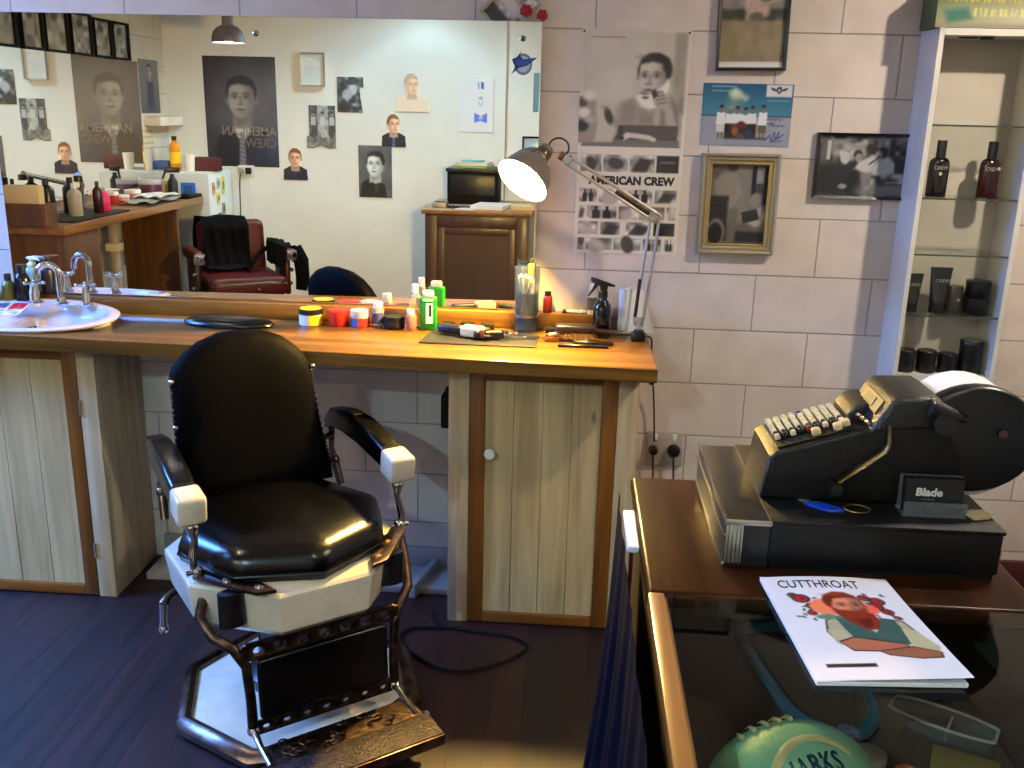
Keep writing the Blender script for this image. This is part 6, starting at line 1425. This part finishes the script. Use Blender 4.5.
# arms: curved leather pads ending in white enamel blocks
for s in (-1, 1):
    ax = .255 * s + .013
    path = [(ax * .99, .325, .655), (ax * 1.0, .28, .682), (ax * 1.02, .20, .692), (ax * 1.04, .10, .688), (ax * 1.055, .0, .671), (ax * 1.06, -.045, .660)]
    k = MB(); rg = []
    wid = [.020, .029, .034, .036, .036, .034]; hei = [.022, .032, .036, .038, .037, .034]
    for (x, y, z), w, h in zip(path, wid, hei):
        rg.append([(x + w * max(-.86, min(.86, 1.15 * cos(a))), y, z + h * max(-.80, min(.95, 1.15 * sin(a)))) for a in np.linspace(0, 2 * pi, 20, endpoint=False)])
    k.rings(rg, LEATHER); k.build('arm_pad', chair, ang=50)
    k = MB(); k.box((ax * 1.06, -.083, .650), (.070, .078, .072), PORCELAIN, bev=.012, seg=3, rot=(.16, 0, 0)); k.build('arm_end_block', chair)
    k = MB(); k.lathe([(0, 0), (.005, 0), (.004, .003), (0, .004)], BLACK, M=Matrix.Translation((ax * 1.06 - .01, -.117, .672)) @ Matrix.Rotation(pi / 2 + .16, 4, 'X'), n=10); k.build('arm_screw', chair)
    if s > 0:
        k = MB(); k.box((ax * 1.025, .155, .7285), (.026, .036, .004), BRASS, bev=.001, seg=1, rot=(.02, 0, 0)); k.build('ash_tray_plate', chair)
    # front post with turned knuckles
    k = MB(); px = ax * 1.05
    k.tube([(px, -.085, .612), (px, -.088, .590), (px * .985, -.092, .565), (px * 1.01, -.096, .535), (px * 1.02, -.098, .505), (px * .99, -.100, .478), (px * .985, -.100, .45)], [.011, .013, .008, .0105, .009, .014, .012], CHROME, n=14)
    k.sphere((px, -.087, .597), .016, CHROME, n=14); k.sphere((px * .99, -.100, .488), .0155, CHROME, n=14); k.cyl((px - .022, -.100, .486), (px + .022, -.100, .486), .007, CHROME, n=12); k.build('arm_post', chair)
    # rear bracket holding arm to back
    k = MB()
    bx = ax * .97
    k.tube([(bx, .30, .645), (bx * .99, .30, .585), (bx, .285, .545), (bx * 1.02, .255, .48)], [.010, .008, .013, .011], OLDCHROME, n=12); k.tube([(bx, .295, .630), (.19 * s, .245, .625)], .009, OLDCHROME, n=10); k.tube([(bx, .285, .552), (.19 * s, .225, .560)], .009, OLDCHROME, n=10); k.sphere((bx, .285, .548), .016, OLDCHROME, n=12); k.build('arm_bracket', chair)
    # flat bracket bolted on the rim, dropping to the foot frame
    k = MB()
    k.prism([(px * .985 - s * .012, -.085), (px * .985 + s * .012, -.085), (px * .98 + s * .010, -.125), (s * .165, -.262), (s * .120, -.272), (s * .135, -.225), (s * .20, -.16)], .010, OLDCHROME, Matrix.Translation((0, 0, .474)), bev=.002)
    for q in ((s * .150, -.240), (s * .205, -.175)): k.lathe([(0, 0), (.011, 0), (.009, .005), (0, .007)], BRASS if s > 0 else CHROME, c=(q[0], q[1], .484), n=14)
    k.build('rim_bracket', chair)
    k = MB(); k.lathe([(0, 0), (.033, 0), (.033, .085), (0, .085)], mat('dark bowl enamel', (.07, .065, .075), .2), M=Matrix.Translation((s * .205, -.205, .385)), n=20, sx=1, sy=.55); k.build('side_cup', chair)
    # side bar down to the foot rest frame
    k = MB()
    k.tube([(px * .985, -.100, .468), (px * .975, -.125, .43), (s * .268, -.155, .395), (s * .252, -.200, .360), (s * .215, -.228, .335), (s * .192, -.242, .29), (s * .186, -.246, .20), (s * .186, -.250, .118)], [.012, .013, .014, .013, .013, .012, .012, .013], CASTIRON, n=12)
    k.tube([(s * .186, -.250, .122), (s * .186, -.300, .106), (s * .186, -.372, .100)], [.010, .008, .008], CHROME, n=12); k.sphere((s * .186, -.250, .120), .016, CHROME, n=12); k.build('foot_frame_bar', chair)
# pierced cross bars and calf pad
def pierced(name, z0, z1, y, hw, m):
    k = MB(); n = 7
    k.box((0, y, z1 - .006), (hw * 2, .012, .012), m, bev=.003); k.box((0, y, z0 + .005), (hw * 2, .012, .010), m, bev=.003)
    for i in range(n + 1): k.box((-hw + i * 2 * hw / n, y, (z0 + z1) / 2), (.022, .010, z1 - z0 - .012), m, bev=.002)
    for i in range(n):
        x = -hw + (i + .5) * 2 * hw / n; r = min((z1 - z0) * .36, hw / n * .86)
        k.tube([(x + r * cos(a), y, (z0 + z1) / 2 + r * .9 * sin(a)) for a in np.linspace(0, 2 * pi, 16, endpoint=False)], .0055, m, n=6, closed=True)
    return k.build(name, chair)
pierced('upper_cross_bar', .302, .347, -.242, .190, CASTIRON)
pierced('lower_cross_bar', .104, .140, -.250, .180, CASTIRON)
k = MB(); k.box((0, -.246, .221), (.335, .020, .155), LEATHER, bev=.008, seg=3, rot=(-.05, 0, 0)); k.build('calf_pad', chair)
# foot rest plate
k = MB()
FM = Matrix.Translation((0, -.385, .088)) @ Matrix.Rotation(.06, 4, 'X')
k.prism([(-.195, -.080), (.205, -.080), (.20, .082), (-.19, .082)], .014, CASTIRON, FM, bev=.004)
k.build('foot_plate', chair)
k = MB(); k.box((.005, -.046, .018), (.405, .088, .012), TREAD, M=FM, bev=.004); k.box((.005, -.0915, .006), (.407, .008, .030), OLDCHROME, M=FM, bev=.003); k.build('tread_bar', chair)
k = MB(); rs = np.random.RandomState(2)
for i in range(26):
    x = -.16 + .32 * rs.rand(); y = .012 + .060 * rs.rand(); a = rs.rand() * 6
    k.tube([(x + .014 * cos(a + b_) * (1 - b_ * .12), y + .009 * sin(a + b_), .0175) for b_ in np.linspace(0, 4, 9)], .0022, CASTIRON, n=5)
for v in k.bm.verts: v.co = FM @ v.co
k.build('cast_scrollwork', chair)
for s in (-1, 1):
    k = MB(); k.sphere((s * .205, .000, .012), .012, CHROME, n=12, M=FM); k.build('foot_plate_knob', chair)
# pump lever on the left side
k = MB(); k.tube([(-.20, .13, .345), (-.25, .12, .338), (-.283, .105, .330), (-.292, .10, .318)], [.010, .010, .011, .014], OLDCHROME, n=12); k.tube([(-.292, .10, .320), (-.296, .098, .285), (-.298, .096, .255)], [.011, .009, .010], CHROME, n=12); k.sphere((-.298, .096, .250), .013, CHROME, n=12); k.build('pump_lever', chair)

# ------------------------------------------------------------------ burgundy chair in the mirror
rc = thing('barber_chair', 'burgundy barber chair with chrome trim near the far wall, a black jacket over it', 'barber chair', (-2.07, -2.82, 0), radians(148))
k = MB(); k.lathe([(0, 0), (.30, 0), (.30, .02), (.26, .035), (.10, .06), (.075, .08), (.075, .34), (0, .34)], CHROME, n=40); k.build('pedestal', rc)
k = MB(); k.box((0, 0, .385), (.46, .44, .09), mat('dark chair frame', (.05, .04, .045), .3), bev=.02); k.build('seat_frame', rc)
k = MB(); k.box((0, -.01, .485), (.47, .47, .12), REDLEATHER, bev=.04, seg=4); k.build('seat_cushion', rc)
k = MB(); k.tube([(-.225, -.232, .50), (-.12, -.247, .512), (.12, -.247, .505), (.225, -.232, .50)], .008, CHROME, n=8); k.sphere((-.05, -.250, .475), .012, CHROME, n=10); k.build('seat_trim', rc)
k = MB(); k.box((0, .225, .675), (.42, .10, .34), REDLEATHER, bev=.045, seg=5, rot=(-.10, 0, 0)); k.build('backrest', rc)
for s in (-1, 1):
    k = MB(); k.box((s * .275, .02, .665), (.07, .38, .075), REDLEATHER, bev=.025, seg=4); k.build('arm_pad', rc)
    k = MB(); k.box((s * .275, -.185, .665), (.066, .03, .066), CHROME, bev=.010); k.build('arm_end', rc)
    k = MB(); k.box((s * .275, .04, .52), (.035, .26, .24), REDLEATHER if s < 0 else mat('dark side', (.10, .04, .045), .35), bev=.012); k.sphere((s * .296, -.10, .56), .014, CHROME, n=10); k.sphere((s * .296, -.06, .47), .016, CHROME, n=10); k.build('arm_side', rc)
# jacket draped over back and arm
k = MB()
def drape(u, v):
    x = -.06 + .285 * u - .05 * v; t_ = v
    path = [(.300, .60), (.292, .74), (.262, .868), (.205, .868), (.158, .80), (.150, .66), (.120, .565), (.02, .562)]
    i = min(int(t_ * 7), 6); f = t_ * 7 - i; y = path[i][0] * (1 - f) + path[i + 1][0] * f; z = path[i][1] * (1 - f) + path[i + 1][1] * f
    w = .010 * sin(u * 14 + v * 6) * (.4 + v)
    return (x + .01 * sin(v * 9), y - abs(w) - .004, z + .006 * sin(u * 9 + v * 12) + .006)
k.grid(drape, 24, 40, BLACKCLOTH)
def arm_drape(u, v):
    a = -1.0 + 2.0 * u; x = -.275 + .046 * max(-1, min(1, 1.6 * a)) ; z = .712 - .20 * max(0, abs(a) - .55) * (1.6 if a > 0 else 1.2)
    return (x - .003 * sin(v * 20), -.15 + .42 * v, z + .006 * sin(v * 17 + u * 5))
k.grid(arm_drape, 18, 24, BLACKCLOTH)
k.tube([(-.315, -.12, .70), (-.345, -.15, .62), (-.345, -.17, .52), (-.330, -.18, .44)], [.045, .05, .046, .036], BLACKCLOTH, n=14, flat=(.8, 1))
k.grid(lambda u, v: (-.23 + .20 * u, .10 - .16 * v * u + .03 * sin(u * 6), .70 - .145 * u - .02 * sin(v * 5)), 14, 12, BLACKCLOTH)
jk = k.build('jacket', loc=rc.location, rotz=radians(148), label='black jacket draped over the back and arm of the burgundy chair', cat='jacket')

# ------------------------------------------------------------------ pendant lamps
LAMPGREY2 = mat('pendant grey enamel', (.42, .40, .44), .35, .3)
PB = mat('lit pendant bulb', (1, .95, .88), emit=PEND_E, ecol=(1.0, .975, .91))
pend = pendant(-2.11, -2.94, 1.905, 'grey bell pendant lamp seen at the top left of the big mirror', PB)
for (x, y, z), en, lb in (((.55, -2.45, 2.44), .5, 'added pendant fill lamp in the middle of the room above the camera, outside the view'), ((-1.05, -3.56, 2.24), 3.2, 'pendant lamp close to the far wall, above the mirror view'), ((1.5, -1.05, 2.36), 2.3, 'pendant lamp over the shop counter side, outside the view'), ((-1.75, -1.0, 2.44), .5, 'pendant lamp over the sink side of the room, outside the view')):  # first lamp is an added frontal fill that lightens the wall shadows
    d = dup(pend, (x, y, z), label=lb); cc = (.74, .92, 1.0) if y < -3 else (1.0, .96, .89)
    for c in d.children:
        if c.name.startswith('bulb'):
            c.data = c.data.copy(); c.data.materials[0] = mat('lit pendant bulb', (1, .95, .88), emit=PEND_E * en, ecol=cc)
# ------------------------------------------------------------------ daylight through the left window
sky = bpy.data.lights.new('window daylight', 'AREA'); sky.shape = 'RECTANGLE'; sky.size = 2.2; sky.size_y = 1.5; sky.energy = WIN_E; sky.color = (.11, .31, 1.0)
so = bpy.data.objects.new('window_daylight', sky); COL.objects.link(so); so.location = (XL - 1.5, (WY0 + WY1) / 2 - .1, 3.0); so.rotation_euler = (0, -pi / 2 - .12 + 0, 0)
so.rotation_euler = Vector((1, -.05, -.6)).to_track_quat('-Z', 'Y').to_euler()
w = bpy.data.worlds.new('World'); scene.world = w; w.use_nodes = True
w.node_tree.nodes['Background'].inputs['Color'].default_value = (.35, .5, .9, 1); w.node_tree.nodes['Background'].inputs['Strength'].default_value = .12

# ------------------------------------------------------------------ camera
cam = bpy.data.cameras.new('camera'); co = bpy.data.objects.new('camera', cam); COL.objects.link(co)
a, pch, rl = radians(3.5), radians(16), radians(1.4)
fw = Vector((-sin(a) * cos(pch), cos(a) * cos(pch), -sin(pch))); rt = Vector((cos(a), sin(a), 0)); up = rt.cross(fw)
R_ = rt * cos(rl) + up * sin(rl); U_ = up * cos(rl) - rt * sin(rl)
co.matrix_world = Matrix(((R_.x, U_.x, -fw.x, 0), (R_.y, U_.y, -fw.y, -3.0), (R_.z, U_.z, -fw.z, 1.55), (0, 0, 0, 1)))
cam.sensor_width = 36; cam.lens = 950 / 1024 * 36; cam.clip_start = .05
scene.camera = co

# ------------------------------------------------------------------ colour and sampling
vs = scene.view_settings; vs.view_transform = 'Standard'; vs.look = 'None'; vs.gamma = 1; vs.use_curve_mapping = False; vs.exposure = EXPO
cy = scene.cycles; cy.use_denoising = True; cy.max_bounces = 10; cy.diffuse_bounces = 4; cy.glossy_bounces = 6; cy.transmission_bounces = 8; cy.transparent_max_bounces = 16; cy.caustics_reflective = True; cy.caustics_refractive = False; cy.sample_clamp_indirect = 6
try: cy.denoiser = 'OPENIMAGEDENOISE'
except Exception: pass
